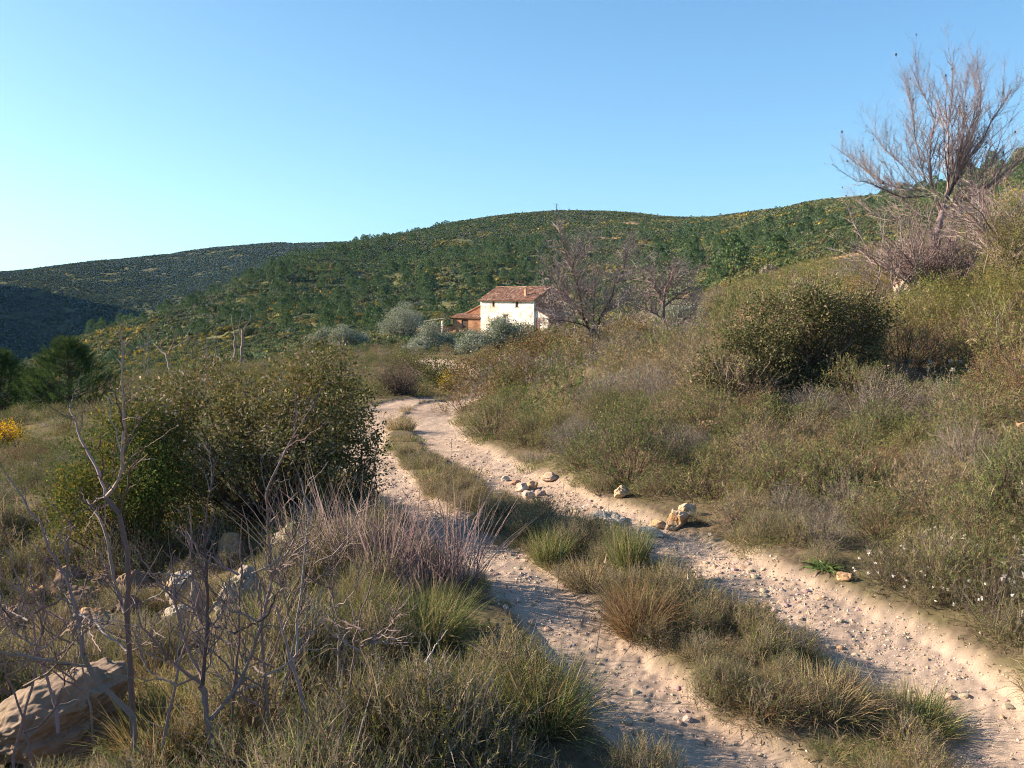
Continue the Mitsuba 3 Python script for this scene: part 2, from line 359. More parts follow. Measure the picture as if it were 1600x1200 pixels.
SOIL, SOIL2, LITTER, MOSS, OCHRE = np.array([.385, .30, .238]), np.array([.30, .225, .175]), np.array([.13, .10, .07]), np.array([.13, .115, .06]), np.array([.42, .24, .12])
def _ground():
    x, y, z = XG, YG, ZG
    r = np.hypot(x, y)
    P = lambda k: np.stack([x * k, y * k, z * 0], -1)
    n1, n2, n3, n4 = meshkit.fbm(P(0.8), 4, 11), meshkit.fbm(P(5.0), 4, 12), meshkit.fbm(P(22.0), 3, 13), meshkit.fbm(P(0.05), 4, 14)
    mixc = lambda a, b, t: a * (1 - t[..., None]) + b * t[..., None]
    path = mixc(SOIL, SOIL2, np.clip((n1 - .35) * 1.6 + (n2 - .5) * 1.2, 0, 1)) * (0.78 + 0.44 * n3)[..., None]
    litter = mixc(LITTER, MOSS, np.clip((n2 - .3) * 2, 0, 1)) * (0.65 + 0.7 * n3)[..., None]
    hill = mixc(np.array([.09, .105, .055]), np.array([.125, .125, .065]), np.clip((n4 - .35) * 3, 0, 1))
    hill = mixc(hill, np.array([.25, .205, .10]), TERR * 0.6)
    c = mixc(litter, path, ROADG)
    c = mixc(c, hill, np.clip((r - 60) / 60, 0, 1))
    for u, v, s in [(985, 350, 7), (990, 358, 6), (950, 373, 7), (1330, 398, 5), (1310, 385, 4)]:       # bare patches high on the slope
        p = hit(u, v, 30)
        c = mixc(c, np.array([.42, .27, .16]), np.clip(1.6 - np.hypot((x - p[0]) / s, (y - p[1]) / (s * 1.6)) * 1.5, 0, 1))
    nT, nR = x.shape
    v3 = np.vstack([np.stack([x, y, z], -1).reshape(-1, 3), [[0, 0, float(z[:, 0].mean())]]])
    c3 = np.vstack([c.reshape(-1, 3), [LITTER]])
    i, j = np.meshgrid(np.arange(nT - 1), np.arange(nR - 1), indexing='ij')
    a = i * nR + j
    q = np.stack([a, a + nR, a + nR + 1, a + 1], -1).reshape(-1, 4)
    f = np.vstack([q[:, [0, 2, 1]], q[:, [0, 3, 2]], np.stack([np.full(nT - 1, len(v3) - 1), np.arange(1, nT) * nR, np.arange(nT - 1) * nR], 1)])
    scene['ground'] = mikit.ply((v3, f), 'mat_earth', smooth=True, color=np.clip(c3, 0.01, 0.9))
    tag('ground', 'stony hillside ground with a pale dirt track winding past the farmhouse', 'ground', kind='structure')
_ground()
# ---------------------------------------------------------------- colours of what grows here (linear reflectances)
OLIVE, GREEN, DEEP = (.18, .185, .07), (.125, .175, .06), (.065, .098, .036)
STRAW, STRAW2, TAN = (.42, .335, .20), (.32, .25, .145), (.27, .185, .105)
RUST, GREY, MAUVE = (.20, .115, .065), (.235, .215, .185), (.27, .215, .20)
YELLOW, SILVER, PINE = (.52, .31, .02), (.38, .40, .32), (.042, .072, .024)

# ---------------------------------------------------------------- grass tufts
def tuft(seed, n, h, rad, w, pal, droop=0.35, K=3, lean=0.55):
    r = rng(seed); mb = MB()
    q = rad * np.sqrt(r.random(n)); a = r.uniform(0, 2 * np.pi, n)
    base = np.stack([q * np.cos(a), q * np.sin(a), np.full(n, -0.03)], 1)
    out = np.stack([np.cos(a), np.sin(a), 0 * a], 1) * (q / rad)[:, None] + 0.5 * r.standard_normal((n, 3))
    d = unit(out * lean * r.uniform(0.3, 1.3, (n, 1)) + np.array([0, 0, 1.0]))
    L = h * r.uniform(0.45, 1.15, n)
    blades(mb, r, base, d, L, w * r.uniform(0.6, 1.3, n), droop * r.uniform(0.2, 1.4, n), pick(r, pal, n, 0.2), K)
    return mb
P_GREEN = [(5, OLIVE), (4, GREEN), (2, STRAW2), (1, STRAW)]
P_OLIVE = [(5, OLIVE), (4, GREEN), (2, STRAW2), (1, TAN), (1.5, STRAW)]
P_STRAW = [(4, STRAW), (4, STRAW2), (2, OLIVE), (2, TAN), (1, MAUVE)]
P_BROWN = [(4, TAN), (3, RUST), (2, STRAW2), (1, OLIVE)]
P_GREY = [(4, GREY), (3, MAUVE), (1, OLIVE), (1, STRAW2)]
# ---------------------------------------------------------------- dense fine-leaved shrubs (heath, thyme, rosemary): radius 0.5, height about 0.55
def heath(seed, n, per, pal, twig, h=0.55, wide=0.5, leaf=0.019, lw=0.2, upright=0.5, stems=90, bare=0.25):
    """n sprigs on a lumpy mound, each with 'per' needle leaves, on twigs that rise from the base."""
    r = rng(seed); mb = MB()
    o = r.uniform(0, 99, 3)
    a = r.uniform(0, 2 * np.pi, n); z = r.uniform(0.02, 1, n) ** 0.8
    s = np.stack([np.sqrt(1 - z ** 2) * np.cos(a), np.sqrt(1 - z ** 2) * np.sin(a), z], 1)
    lump = 0.5 + 1.0 * meshkit.fbm(s * 2.6 + o, 3, 1)
    dep = r.uniform(0.45, 1.0, n) ** 0.6
    tip = s * np.array([wide, wide, h]) * (lump * dep)[:, None]
    d = unit(s * (1 - upright) + np.array([0, 0, upright]) + 0.30 * r.standard_normal((n, 3)))
    L = 0.13 * r.uniform(0.6, 1.4, n)
    base = tip - d * L[:, None] * 0.4
    blades(mb, r, base, d, L, np.full(n, 0.0035), np.full(n, 0.08), pick(r, twig, n), 2)
    m = n * per
    t = r.uniform(0.15, 1.0, (n, per))
    p = (base[:, None] + d[:, None] * (t * L[:, None])[..., None]).reshape(m, 3)
    ld = unit(np.repeat(d, per, 0) * 0.9 + 0.75 * r.standard_normal((m, 3)))
    lc = np.repeat(pick(r, pal, n, 0.2), per, 0) * (1 + 0.12 * r.standard_normal((m, 1)))
    sd = unit(np.cross(ld, np.repeat(s, per, 0) + 0.55 * r.standard_normal((m, 3))))
    ll = leaf * r.uniform(0.7, 1.4, (m, 1))
    v = np.stack([p - sd * ll * lw * 0.5, p + sd * ll * lw * 0.5, p + ld * ll * 1.6], 1)
    mb.add(v, np.arange(3 * m).reshape(m, 3), np.repeat(lc, 3, 0))
    # twigs
    k = r.choice(n, stems, replace=False)
    e = tip[k]
    b0 = e * np.array([0.12, 0.12, 0]) + np.array([0, 0, -0.05])
    mid = (e * 0.5 + b0 * 0.5) + 0.04 * r.standard_normal((stems, 3))
    tubes(mb, np.stack([b0, mid, e], 1), np.array([[0.005, 0.0035, 0.0015]]).repeat(stems, 0), pick(r, twig, stems), 3)
    nb = int(n * bare)                                     # dry twigs that stand out of the mound
    k = r.choice(n, nb, replace=False)
    d2 = unit(s[k] * 0.7 + np.array([0, 0, 0.5]) + 0.5 * r.standard_normal((nb, 3)))
    blades(mb, r, tip[k] * 0.8, d2, r.uniform(0.08, 0.24, nb), np.full(nb, 0.0035), np.full(nb, 0.1), pick(r, [(2, GREY), (2, MAUVE), (1, STRAW)], nb), 2)
    return mb
SPRIGS = lambda seed, pal: heath(seed, 260, 11, pal, [(2, (.2, .16, .12)), (1, (.3, .24, .17))], h=.26, wide=.24, leaf=.013, lw=.16, upright=.66, stems=40, bare=.45)
TUFTS = {}
for nm, pal in (('green', P_GREEN), ('olive', P_OLIVE), ('straw', P_STRAW), ('brown', P_BROWN)):
    for k in range(3):
        g = f'proto_tuft_{nm}_{k}'
        group(g, blades=tuft(100 + 7 * k + len(nm), 300, 0.20, 0.16, 0.0034, pal, 0.55, 3, 0.75).ply('mat_leaf'))
        TUFTS.setdefault(nm, []).append(g)
for nm, pal in (('sprig', [(5, OLIVE), (3, GREEN), (2, STRAW2)]), ('yellow', [(4, (.22, .205, .055)), (3, OLIVE), (2, STRAW)])):
    for k in range(3):
        g = f'proto_tuft_{nm}_{k}'
        group(g, blades=SPRIGS(150 + 7 * k + len(nm), pal).ply('mat_leaf'))
        TUFTS.setdefault(nm, []).append(g)
FARTUFTS = {}
for nm, pal in (('green', P_GREEN), ('olive', P_OLIVE), ('straw', P_STRAW), ('grey', P_GREY)):
    for k in range(2):
        g = f'proto_fartuft_{nm}_{k}'
        group(g, blades=tuft(300 + 7 * k + len(nm), 110, 0.42, 0.32, 0.011, pal, 0.4, 2).ply('mat_leaf'))
        FARTUFTS.setdefault(nm, []).append(g)

T_BROWN = [(2, (.12, .085, .06)), (1, (.16, .12, .09))]
T_GREY = [(2, (.2, .17, .15)), (1, (.14, .11, .09))]
HEATH = {}
for nm, pal, tw, kw in (
        ('olive', [(5, OLIVE), (4, GREEN), (1.5, STRAW2), (.5, TAN)], T_BROWN, {}),
        ('green', [(4, GREEN), (3, DEEP), (2, OLIVE), (1, STRAW2)], T_BROWN, {}),
        ('dry', [(4, STRAW2), (3, TAN), (3, OLIVE), (1, STRAW)], T_GREY, dict(bare=0.5)),
        ('grey', [(5, GREY), (2, MAUVE), (2, OLIVE)], T_GREY, dict(bare=0.6, leaf=0.016, upright=0.4)),
        ('yellow', [(4, (.235, .235, .08)), (3, OLIVE), (1, STRAW)], T_BROWN, {}),
        ('brown', [(3, TAN), (3, RUST), (2, OLIVE)], T_BROWN, dict(bare=0.5))):
    for k in range(3):
        g = f'proto_heath_{nm}_{k}'
        group(g, foliage=heath(500 + 11 * k + 3 * len(nm), 760, 9, pal, tw, **{'h': .66, **kw}).ply('mat_dense'))
        HEATH.setdefault(nm, []).append(g)
        group(g + '_far', foliage=heath(500 + 11 * k + 3 * len(nm), 260, 6, pal, tw, **{**kw, 'leaf': .03, 'lw': .3, 'stems': 30, 'h': .62}).ply('mat_dense'))

# ---------------------------------------------------------------- hill vegetation
def scrub_patch(seed, pal, R=5.0, m=20, s0=0.8, cards=26, cs=1.0):
    r = rng(seed); mb = MB()
    for _ in range(m):
        q = R * math.sqrt(r.random()); a = r.uniform(0, 6.28)
        s = s0 * r.uniform(0.55, 1.5)
        z = r.uniform(0.0, 1, cards); b = r.uniform(0, 6.28, cards)
        d = np.stack([np.sqrt(1 - z ** 2) * np.cos(b), np.sqrt(1 - z ** 2) * np.sin(b), z * 0.95], 1)
        c = d * s * r.uniform(0.6, 1.0, (cards, 1)) * np.array([1, 1, 0.9]) + np.array([q * math.cos(a), q * math.sin(a), 0])
        col = pick(r, pal, 1, 0.2).repeat(cards, 0) * (1 + 0.18 * r.standard_normal((cards, 1)))
        leaves(mb, r, c, s * cs * r.uniform(0.5, 1.0, cards), col, 0.9, 0.6, tri=True, face=d + np.array([0, 0, .15]))
    return mb
SCRUB = {}
for nm, pal in (('mixed', [(4, (.125, .15, .07)), (2, (.09, .12, .058)), (2, (.17, .16, .085)), (1, (.19, .185, .14))]),
                ('dark', [(4, (.08, .115, .058)), (3, (.10, .135, .065)), (1, (.15, .15, .08))]),
                ('gorse', [(1.3, (.36, .27, .06)), (4, (.19, .18, .075)), (4, (.125, .145, .065))]),
                ('far', [(4, (.085, .115, .075)), (2, (.105, .125, .085)), (2, (.065, .092, .062))])):
    for k in range(3):
        g = f'proto_scrub_{nm}_{k}'
        group(g, foliage=scrub_patch(900 + 5 * k + len(nm), pal, 9.0 if nm == 'far' else 5.0, 26 if nm == 'far' else 20, 1.25 if nm == 'far' else 0.75).ply('mat_dense'))
        SCRUB.setdefault(nm, []).append(g)
        if nm != 'far': group(g + '_near', foliage=scrub_patch(900 + 5 * k + len(nm), pal, 5.0, 20, 0.75, 240, .34).ply('mat_dense'))

def young_pine(seed, n=330, h=1.0, pal=None, fine=1.0):
    """A young pine of unit height: whorls of upturned tufts round a thin trunk."""
    r = rng(seed); mb = MB()
    z = r.uniform(0.06, 1, n) ** 0.9
    o = r.uniform(0, 99, 3)
    a = r.uniform(0, 6.28, n)
    prof = 0.46 * np.clip(1 - z, 0, 1) ** 0.55 * np.clip(z * 5 + 0.3, 0, 1) + 0.02
    lump = 0.65 + 0.7 * meshkit.fbm(np.stack([np.cos(a) * 1.5, np.sin(a) * 1.5, z * 5], -1) + o, 2, 2)
    q = prof * lump * r.uniform(0.35, 1, n) ** 0.5
    c = np.stack([q * np.cos(a), q * np.sin(a), z * 0.93], 1)
    d = unit(np.stack([np.cos(a) * 0.7, np.sin(a) * 0.7, np.full(n, 0.9)], 1) + 0.35 * r.standard_normal((n, 3)))
    col = pick(r, pal or [(4, (.105, .165, .08)), (3, (.075, .125, .062)), (2, (.15, .205, .095))], n, 0.2)
    L = fine * r.uniform(0.06, 0.14, n)
    sd = unit(np.cross(d, np.stack([np.cos(a), np.sin(a), 0.35 + 0 * a], 1) + 0.45 * r.standard_normal((n, 3))))
    wv = L[:, None] * 0.6
    v = np.stack([c - d * L[:, None] * 0.4, c - sd * wv * 0.5, c + d * L[:, None] * 0.8, c + sd * wv * 0.5], 1)
    mb.add(v, (np.array([[0, 1, 2], [0, 2, 3]])[None] + (np.arange(n) * 4)[:, None, None]).reshape(-1, 3), np.repeat(col, 4, 0))
    tk = MB()
    tubes(tk, [[[0, 0, -0.05], [0.01, 0, 0.4], [0, 0, 0.9]]], [[0.018, 0.012, 0.004]], (.10, .075, .055), 4)
    return mb, tk
HPINE = []
for k in range(5):
    cr, tk = young_pine(1200 + k, 1000, fine=.6)
    group(f'proto_pine_{k}', crown=cr.ply('mat_dense'), trunk=tk.ply('mat_bark'))
    group(f'proto_pine_mass_{k}', crown=young_pine(1200 + k, 230)[0].ply('mat_dense'))
    HPINE.append((f'proto_pine_{k}', f'proto_pine_mass_{k}'))

def scatter(seed, r0, r1, per_m2, th0=-35.5, th1=35.5):
    r = rng(seed)
    a0, a1 = math.radians(th0), math.radians(th1)
    n = int(per_m2 * 0.5 * (a1 - a0) * (r1 ** 2 - r0 ** 2))
    th = r.uniform(a0, a1, n); q = np.sqrt(r.uniform(r0 ** 2, r1 ** 2, n))
    return q * np.sin(th), q * np.cos(th), r

def hills():
    # pines: young wood on the hill opposite, thinner towards its right flank and round the skyline
    x, y, r = scatter(21, 95, 640, 1 / 23.0)
    z = H(x, y); u, v, _ = project(np.stack([x, y, z], -1))
    N = lambda k, s: meshkit.fbm(np.stack([x * k, y * k, 0 * x], -1), 3, s)
    core = np.clip((u - 300) / 130, 0, 1) * np.clip((1010 - u) / 160, 0, 1) * np.clip((v - 352) / 50, 0.25, 1) * np.clip((r_ := np.hypot(x, y)) / 60 - 2.3, 0, 1)
    right = np.clip((u - 880) / 100, 0, 1) * np.clip((460 - v) / 40, 0, 1) * (N(1 / 25, 4) > 0.50) * 0.75
    left = np.clip((420 - u) / 100, 0, 1) * (N(1 / 22, 5) > 0.58) * 0.4
    far = np.clip((r_ - 430) / 60, 0, 1) * (N(1 / 30, 6) > 0.45) * 0.6
    prob = np.maximum(np.maximum(core * (0.55 + 0.9 * (N(1 / 18, 7) > 0.42)), right), np.maximum(left, far))
    crest = (r_ > 400) & (v < 345)
    keep = (r.random(len(x)) < prob * 0.85) & seen(x, y, 3.5) & ((_bil(TERR, x, y) < 0.25) | (r.random(len(x)) < .12)) & (N(1 / 11, 17) > .36) & (u > -60) & (u < 1660) & ~(crest & (r.random(len(x)) < 0.75))
    for uu, vv, s in [(985, 352, 8), (950, 374, 7)]:
        p = hit(uu, vv, 30); keep &= np.hypot((x - p[0]) / s, (y - p[1]) / (s * 1.6)) > 0.8
    x, y, z, r_ = x[keep], y[keep], z[keep], r_[keep]
    hh = (1.6 + 4.2 * r.random(len(x)) ** 1.3) * (.75 + .5 * meshkit.fbm(np.stack([x / 25, y / 25, 0 * x], -1), 2, 19)) * np.where(r_ > 430, 0.8, 1.0)
    hh = hh * np.where((r_ > 380) & ((_bil(_MX, x, y) - (z - CAM[2]) / r_) < .004) & (v[keep] < 352), .55, 1.0)
    order = np.argsort(-hh / r_)
    for rank, i in enumerate(order):
        k = int(r.integers(5)); sx = hh[i] * r.uniform(0.9, 1.25)
        m = mat4([x[i], y[i], z[i] - 0.1], r.uniform(0, 6.28), sx, sz=hh[i])
        if rank < 300:
            key = key_of('young_pine')
            place(key, HPINE[k][0], m)
            tag(key, 'young dark green pine in the plantation on the hillside behind the farmhouse', 'pine tree', 'young pines on the hill opposite')
        else:
            place(f'pine_plantation__{rank:05d}', HPINE[k][1], m)
    tag('pine_plantation', 'dense plantation of young pines covering the hillside behind the farmhouse', 'pine wood', kind='stuff')
    # scrub between and beyond
    x, y, r = scatter(22, 75, 640, 1 / 20.0)
    z = H(x, y); u, v, _ = project(np.stack([x, y, z], -1)); r_ = np.hypot(x, y)
    keep = ((_bil(TERR, x, y) < .4) | (r.random(len(x)) < .75)) & seen(x, y, 1.2) & (u > -80) & (u < 1680) & ~((r_ < 150) & (np.abs(u - 760) < 130)) & ~((r_ < 118) & (np.abs(x) < 8))
    for uu, vv, s in [(985, 350, 8), (990, 358, 7), (950, 373, 8), (1330, 398, 6)]:
        p = hit(uu, vv, 30); keep &= np.hypot((x - p[0]) / s, (y - p[1]) / (s * 1.6)) > 0.9
    x, y, z, u, v, r_ = x[keep], y[keep], z[keep], u[keep], v[keep], r_[keep]
    n4 = meshkit.fbm(np.stack([x / 16, y / 16, 0 * x], -1), 3, 31)
    t = _bil(TERR, x, y)
    gor = (n4 > 0.665 - 0.07 * np.clip((400 - u) / 160, 0, 1) - 0.05 * np.clip((u - 1050) / 100, 0, 1)) | ((t > 0.5) & (r.random(len(x)) < 0.6))
    kind = np.where(gor & (r_ < 520), 'gorse', np.where(r.random(len(x)) < np.clip((u - 300) / 200, 0.15, 0.5), 'dark', 'mixed'))
    for i in range(len(x)):
        nz = normal(x[i], y[i], 3.0)
        nm = 'yellow_gorse' if kind[i] == 'gorse' else 'hillside_scrub'
        place(f'{nm}__{i:05d}', SCRUB[kind[i]][int(r.integers(3))] + ('_near' if r_[i] < 210 else ''), mat4([x[i], y[i], z[i] - 0.1], r.uniform(0, 6.28), r.uniform(0.75, 1.25), nz))
    tag('hillside_scrub', 'low olive green scrub covering the hill behind the farmhouse', 'scrub', kind='stuff')
    tag('yellow_gorse', 'yellow flowering gorse in patches and strips on the hillside', 'gorse', kind='stuff')
    # the far hill
    x, y, r = scatter(23, 560, 1330, 1 / 85.0, -35.5, 12)
    z = H(x, y); u, v, _ = project(np.stack([x, y, z], -1))
    keep = seen(x, y, 2.0) & (u > -60) & (u < 720)
    x, y, z = x[keep], y[keep], z[keep]
    for i in range(len(x)):
        place(f'distant_scrub__{i:05d}', SCRUB['far'][int(r.integers(3))], mat4([x[i], y[i], z[i] - 0.3], r.uniform(0, 6.28), r.uniform(0.7, 1.35), normal(x[i], y[i], 6.0)))
    tag('distant_scrub', 'grey green scrub on the distant hill under the left skyline', 'scrub', kind='stuff')
hills()
# ---------------------------------------------------------------- the farmhouse
import trimesh
from shapely.geometry import Polygon, box
def sbox(x0, x1, z0, z1):
    return box(x0, z0, x1, z1)

def _plaster(p, n, uv):
    a = mikit.fbm(p.x * 0.9, p.y * 0.9, p.z * 0.9, 4)
    b = mikit.fbm(p.x * 3.1 + 7, p.y * 3.1, p.z * 1.2, 3)
    c = mikit.mix((0.82, 0.78, 0.70), (0.62, 0.54, 0.44), mikit.smoothstep(0.46, 0.66, a))
    return mikit.mix(c, (0.44, 0.34, 0.26), mikit.smoothstep(0.56, 0.72, b) * 0.75)
def _masonry(p, n, uv):
    a = mikit.noise(p.x * 3.2, p.y * 3.2, p.z * 5.5)
    b = mikit.fbm(p.x * 1.1, p.y * 1.1, p.z * 1.1, 3)
    c = mikit.mix((0.30, 0.13, 0.075), (0.40, 0.25, 0.16), a)
    return mikit.mix(c, (0.16, 0.085, 0.055), mikit.smoothstep(0.5, 0.75, b) * 0.7)
scene['mat_plaster'] = {'type': 'diffuse', 'reflectance': mikit.proc(_plaster)}
scene['mat_masonry'] = {'type': 'diffuse', 'reflectance': mikit.proc(_masonry)}
PHI = math.radians(39)
HX, HY = np.array([math.cos(PHI), -math.sin(PHI), 0]), np.array([math.sin(PHI), math.cos(PHI), 0])
_o = at_depth(751, 511, 118.0)
HO = np.array([_o[0], _o[1], -3.0])
def hw(p):
    """house coordinates (along the front, into depth, up from the ground) to the world"""
    p = np.asarray(p, float)
    return HO + p[..., :1] * HX + p[..., 1:2] * HY + p[..., 2:3] * np.array([0, 0, 1.0])
def panel(poly, y0, thick, axis='x'):
    """A wall: a polygon in (along, up), extruded into depth from y0."""
    m = trimesh.creation.extrude_polygon(poly, thick, engine='earcut')
    v = m.vertices
    q = np.stack([v[:, 0], y0 + v[:, 2], v[:, 1]], 1) if axis == 'x' else np.stack([y0 + v[:, 2], v[:, 0], v[:, 1]], 1)
    f = m.faces[:, ::-1] if axis == 'x' else m.faces
    return q, f
def hbox(x0, x1, y0, y1, z0, z1):
    m = trimesh.creation.box(extents=(x1 - x0, y1 - y0, z1 - z0))
    return m.vertices + np.array([(x0 + x1) / 2, (y0 + y1) / 2, (z0 + z1) / 2]), m.faces
def hput(key, vf, bsdf, col=(.5, .5, .5), smooth=False):
    v, f = vf
    scene[key] = mikit.ply((hw(v), f), bsdf, smooth=smooth, color=np.broadcast_to(np.asarray(col, float), (len(v), 3)))
def join(*vfs):
    v, f, n = [], [], 0
    for a, b in vfs:
        v.append(a); f.append(np.asarray(b) + n); n += len(a)
    return np.vstack(v), np.vstack(f)
def tiled(key, a, b, c, seed, pitch=0.24, course=0.42, amp=0.06):
    """Barrel tiles on the roof plane a + s (b - a) + t (c - a): every course laps over the one below."""
    r = rng(seed); a, b, c = (np.asarray(q, float) for q in (a, b, c))
    W, L = np.linalg.norm(b - a), np.linalg.norm(c - a)
    e, g = (b - a) / W, (c - a) / L
    nrm = np.cross(e, g); nrm = nrm if nrm[2] > 0 else -nrm
    nx, nl = max(2, int(W / pitch)), max(1, int(L / course))
    mb = MB()
    pal = [(5, (.26, .135, .09)), (3, (.33, .19, .13)), (3, (.17, .09, .065)), (2, (.38, .28, .21))]
    col = pick(r, pal, nx * nl, 0.14).reshape(nx, nl, 3)
    an = np.linspace(0, np.pi, 5)
    for i in range(nx):
        for j in range(nl):
            s0 = (i + 0.5) * W / nx + r.normal(0, 0.012)
            t0, t1 = j * L / nl - 0.04, (j + 1) * L / nl + 0.03
            ring = lambda t, k, lift: a + g * t + e * s0 + np.cos(an)[:, None] * e * pitch * 0.52 * k + nrm * (np.sin(an)[:, None] * amp * k + lift)
            v = np.vstack([ring(t0, 1.0, 0.035 + r.normal(0, .008)), ring(t1, 0.85, 0.0)])
            f = [[q, q + 1, q + 6] for q in range(4)] + [[q, q + 6, q + 5] for q in range(4)]
            mb.add(v, f, col[i, j])
    v, f, cc = mb.arrays()
    scene[key] = mikit.ply((hw(v), f), 'mat_bark', color=cc)
    tag(key, kind='stuff')

def farmhouse():
    K = 'white_farmhouse'
    W, D, HE, HR = 10.0, 8.0, 4.15, 5.95
    holes = [sbox(2.3, 2.75, 3.1, 4.0), sbox(6.65, 7.2, 3.1, 4.0), sbox(4.3, 5.3, -1, 1.95)]
    front = sbox(0, W, -0.8, HE)
    for h in holes: front = front.difference(h)
    gable = Polygon([(0.4, -0.8), (D - .4, -0.8), (D - .4, HE), (D / 2, HR - .12), (0.4, HE)])
    hput(K + '__wall', panel(front, 0, 0.4), 'mat_plaster')
    hput(K + '__wall_001', panel(sbox(0, W, -0.8, HE), D - .4, 0.4), 'mat_plaster')
    hput(K + '__gable_wall', panel(gable, W - 0.4, 0.398, 'y'), 'mat_masonry')
    hput(K + '__gable_wall_001', panel(gable, 0.002, 0.398, 'y'), 'mat_plaster')
    tag(K + '__gable_wall', 'shaded bare stone gable wall')
    for k, (x0, x1) in enumerate([(2.3, 2.75), (6.65, 7.2)]):
        n = '' if k == 0 else f'_{k:03d}'
        hput(f'{K}__window{n}', hbox(x0, x1, 0.18, 0.24, 3.1, 4.0), 'mat_bark', (.12, .075, .045))
        hput(f'{K}__window{n}__sill', hbox(x0 - .06, x1 + .06, -0.06, 0.17, 3.02, 3.098), 'mat_bark', (.45, .36, .27))
        hput(f'{K}__window{n}__frame', join(hbox(x0 + .002, x0 + .05, .12, .178, 3.1, 4.0), hbox(x1 - .05, x1 - .002, .12, .178, 3.1, 4.0), hbox((x0 + x1) / 2 - .02, (x0 + x1) / 2 + .02, .12, .178, 3.1, 4.0)), 'mat_bark', (.22, .14, .09))
    hput(K + '__door', hbox(4.3, 5.3, 0.22, 0.28, -0.4, 1.95), 'mat_bark', (.34, .30, .25))
    hput(K + '__door__lintel', hbox(4.2, 5.4, -0.03, 0.1, 1.952, 2.12), 'mat_bark', (.30, .22, .16))
    o = 0.35
    s = (HR - HE) / (D / 2)
    zl = HE - o * s + .02
    # roof boarding and tiles
    for k, (ya, yb) in enumerate([(-o, D / 2), (D + o, D / 2)]):
        a, b, c = [-.25, ya, zl], [W + .25, ya, zl], [-.25, yb, HR + .02]
        n = '' if k == 0 else f'_{k:03d}'
        q = np.array([a, b, [W + .25, yb, HR + .02], c]); q2 = q - [0, 0, .1]
        hput(f'{K}__roof{n}', (np.vstack([q, q2]), np.array([[0, 1, 2], [0, 2, 3], [4, 6, 5], [4, 7, 6], [0, 4, 5], [0, 5, 1], [1, 5, 6], [1, 6, 2], [2, 6, 7], [2, 7, 3], [3, 7, 4], [3, 4, 0]])), 'mat_bark', (.22, .12, .08))
        tiled(f'{K}__roof{n}__tile_rows', a, b, c, 40 + k)
    tiled(f'{K}__ridge_tile_row', [-.25, D / 2 - .1, HR + .06], [-.25, D / 2 + .12, HR + .06], [W + .25, D / 2 - .1, HR + .06], 44, 0.24, 0.42, .09)
    hput(K + '__chimney', join(hbox(7.45, 7.78, 1.0, 1.3, 4.4, 5.6), hbox(7.40, 7.83, .95, 1.35, 5.6, 5.68)), 'mat_bark', (.46, .31, .21))
    # low lean-to against the shaded gable
    hput(K + '__side_shed', panel(Polygon([(W + .002, -.8), (W + 2.3, -.8), (W + 2.3, 1.75), (W + .002, 2.75)]), 0.3, 0.3), 'mat_plaster')
    tag(K + '__side_shed', 'low white lean-to with a brown door on the gable side')
    hput(K + '__side_shed__door', hbox(W + .25, W + .8, 0.24, 0.298, -.5, 1.5), 'mat_bark', (.22, .12, .075))
    hput(K + '__side_shed__roof', join(hbox(W + .01, W + 2.45, 0.2, 4.5, 1.72, 1.8)), 'mat_bark', (.30, .15, .1))
    v, f = hbox(W + .01, W + 2.45, 0.2, 4.5, 0, .09)
    v[:, 2] += 2.76 - (v[:, 0] - W) * 0.44
    hput(K + '__side_shed__roof', (v, f), 'mat_bark', (.32, .16, .1))
    tag(K, 'white two storey farmhouse with a weathered terracotta tiled roof', 'house')

    K = 'stone_barn'
    # front room with its tiled strip of roof, tall red wall behind with a sloping verge
    fr = sbox(-5.9, -0.002, -1.2, 1.45).difference(sbox(-4.1, -2.7, -1.3, 1.12))
    hput(K + '__wall', panel(fr, 0.25, 0.35), 'mat_masonry')
    hput(K + '__wall_001', panel(sbox(0.6, 4.8, -1.2, 1.45), -5.9, 0.35, 'y'), 'mat_masonry')
    hput(K + '__door', hbox(-4.1, -2.7, 0.4, 0.46, -1.2, 1.12), 'mat_bark', (.075, .05, .04))
    for k in range(7):
        n = '' if k == 0 else f'_{k:03d}'
        hput(f'{K}__door__slat{n}', hbox(-4.06 + k * .195, -3.93 + k * .195, .365, .398, -1.2, 1.08), 'mat_bark', (.11, .07, .05))
    hput(K + '__back_wall', panel(Polygon([(-5.5, 1.2), (-.004, 1.2), (-.004, 3.35), (-1.2, 3.35), (-5.5, 1.6)]), 1.9, 0.3), 'mat_masonry')
    tag(K + '__back_wall', 'upper red brick wall under the sloping tiled verge')
    q = np.array([[-6.2, -.1, 1.42], [-.03, -.1, 1.42], [-.03, 1.9, 1.95], [-6.2, 1.9, 1.95]]); q2 = q - [0, 0, .09]
    ff = np.array([[0, 1, 2], [0, 2, 3], [4, 6, 5], [4, 7, 6], [0, 4, 5], [0, 5, 1], [1, 5, 6], [1, 6, 2], [2, 6, 7], [2, 7, 3], [3, 7, 4], [3, 4, 0]])
    hput(K + '__roof', (np.vstack([q, q2]), ff), 'mat_bark', (.26, .13, .08))
    tiled(K + '__roof__tile_rows', q[0], q[1], q[3], 51)
    q = np.array([[-5.75, 1.75, 1.62], [-1.25, 1.75, 3.42], [-1.25, 5.4, 3.42], [-5.75, 5.4, 1.62]]); q2 = q - [0, 0, .1]
    hput(K + '__roof_001', (np.vstack([q, q2]), ff), 'mat_bark', (.30, .15, .09))
    tiled(K + '__roof_001__tile_rows', q[0], q[3], q[1], 52)
    hput(K + '__pillar', hbox(-1.2, -.75, 1.72, 1.898, 1.96, 3.3), 'mat_plaster')
    tag(K, 'low red stone barn with tiled roofs joined to the left of the white farmhouse', 'barn')

    K = 'open_shelter'
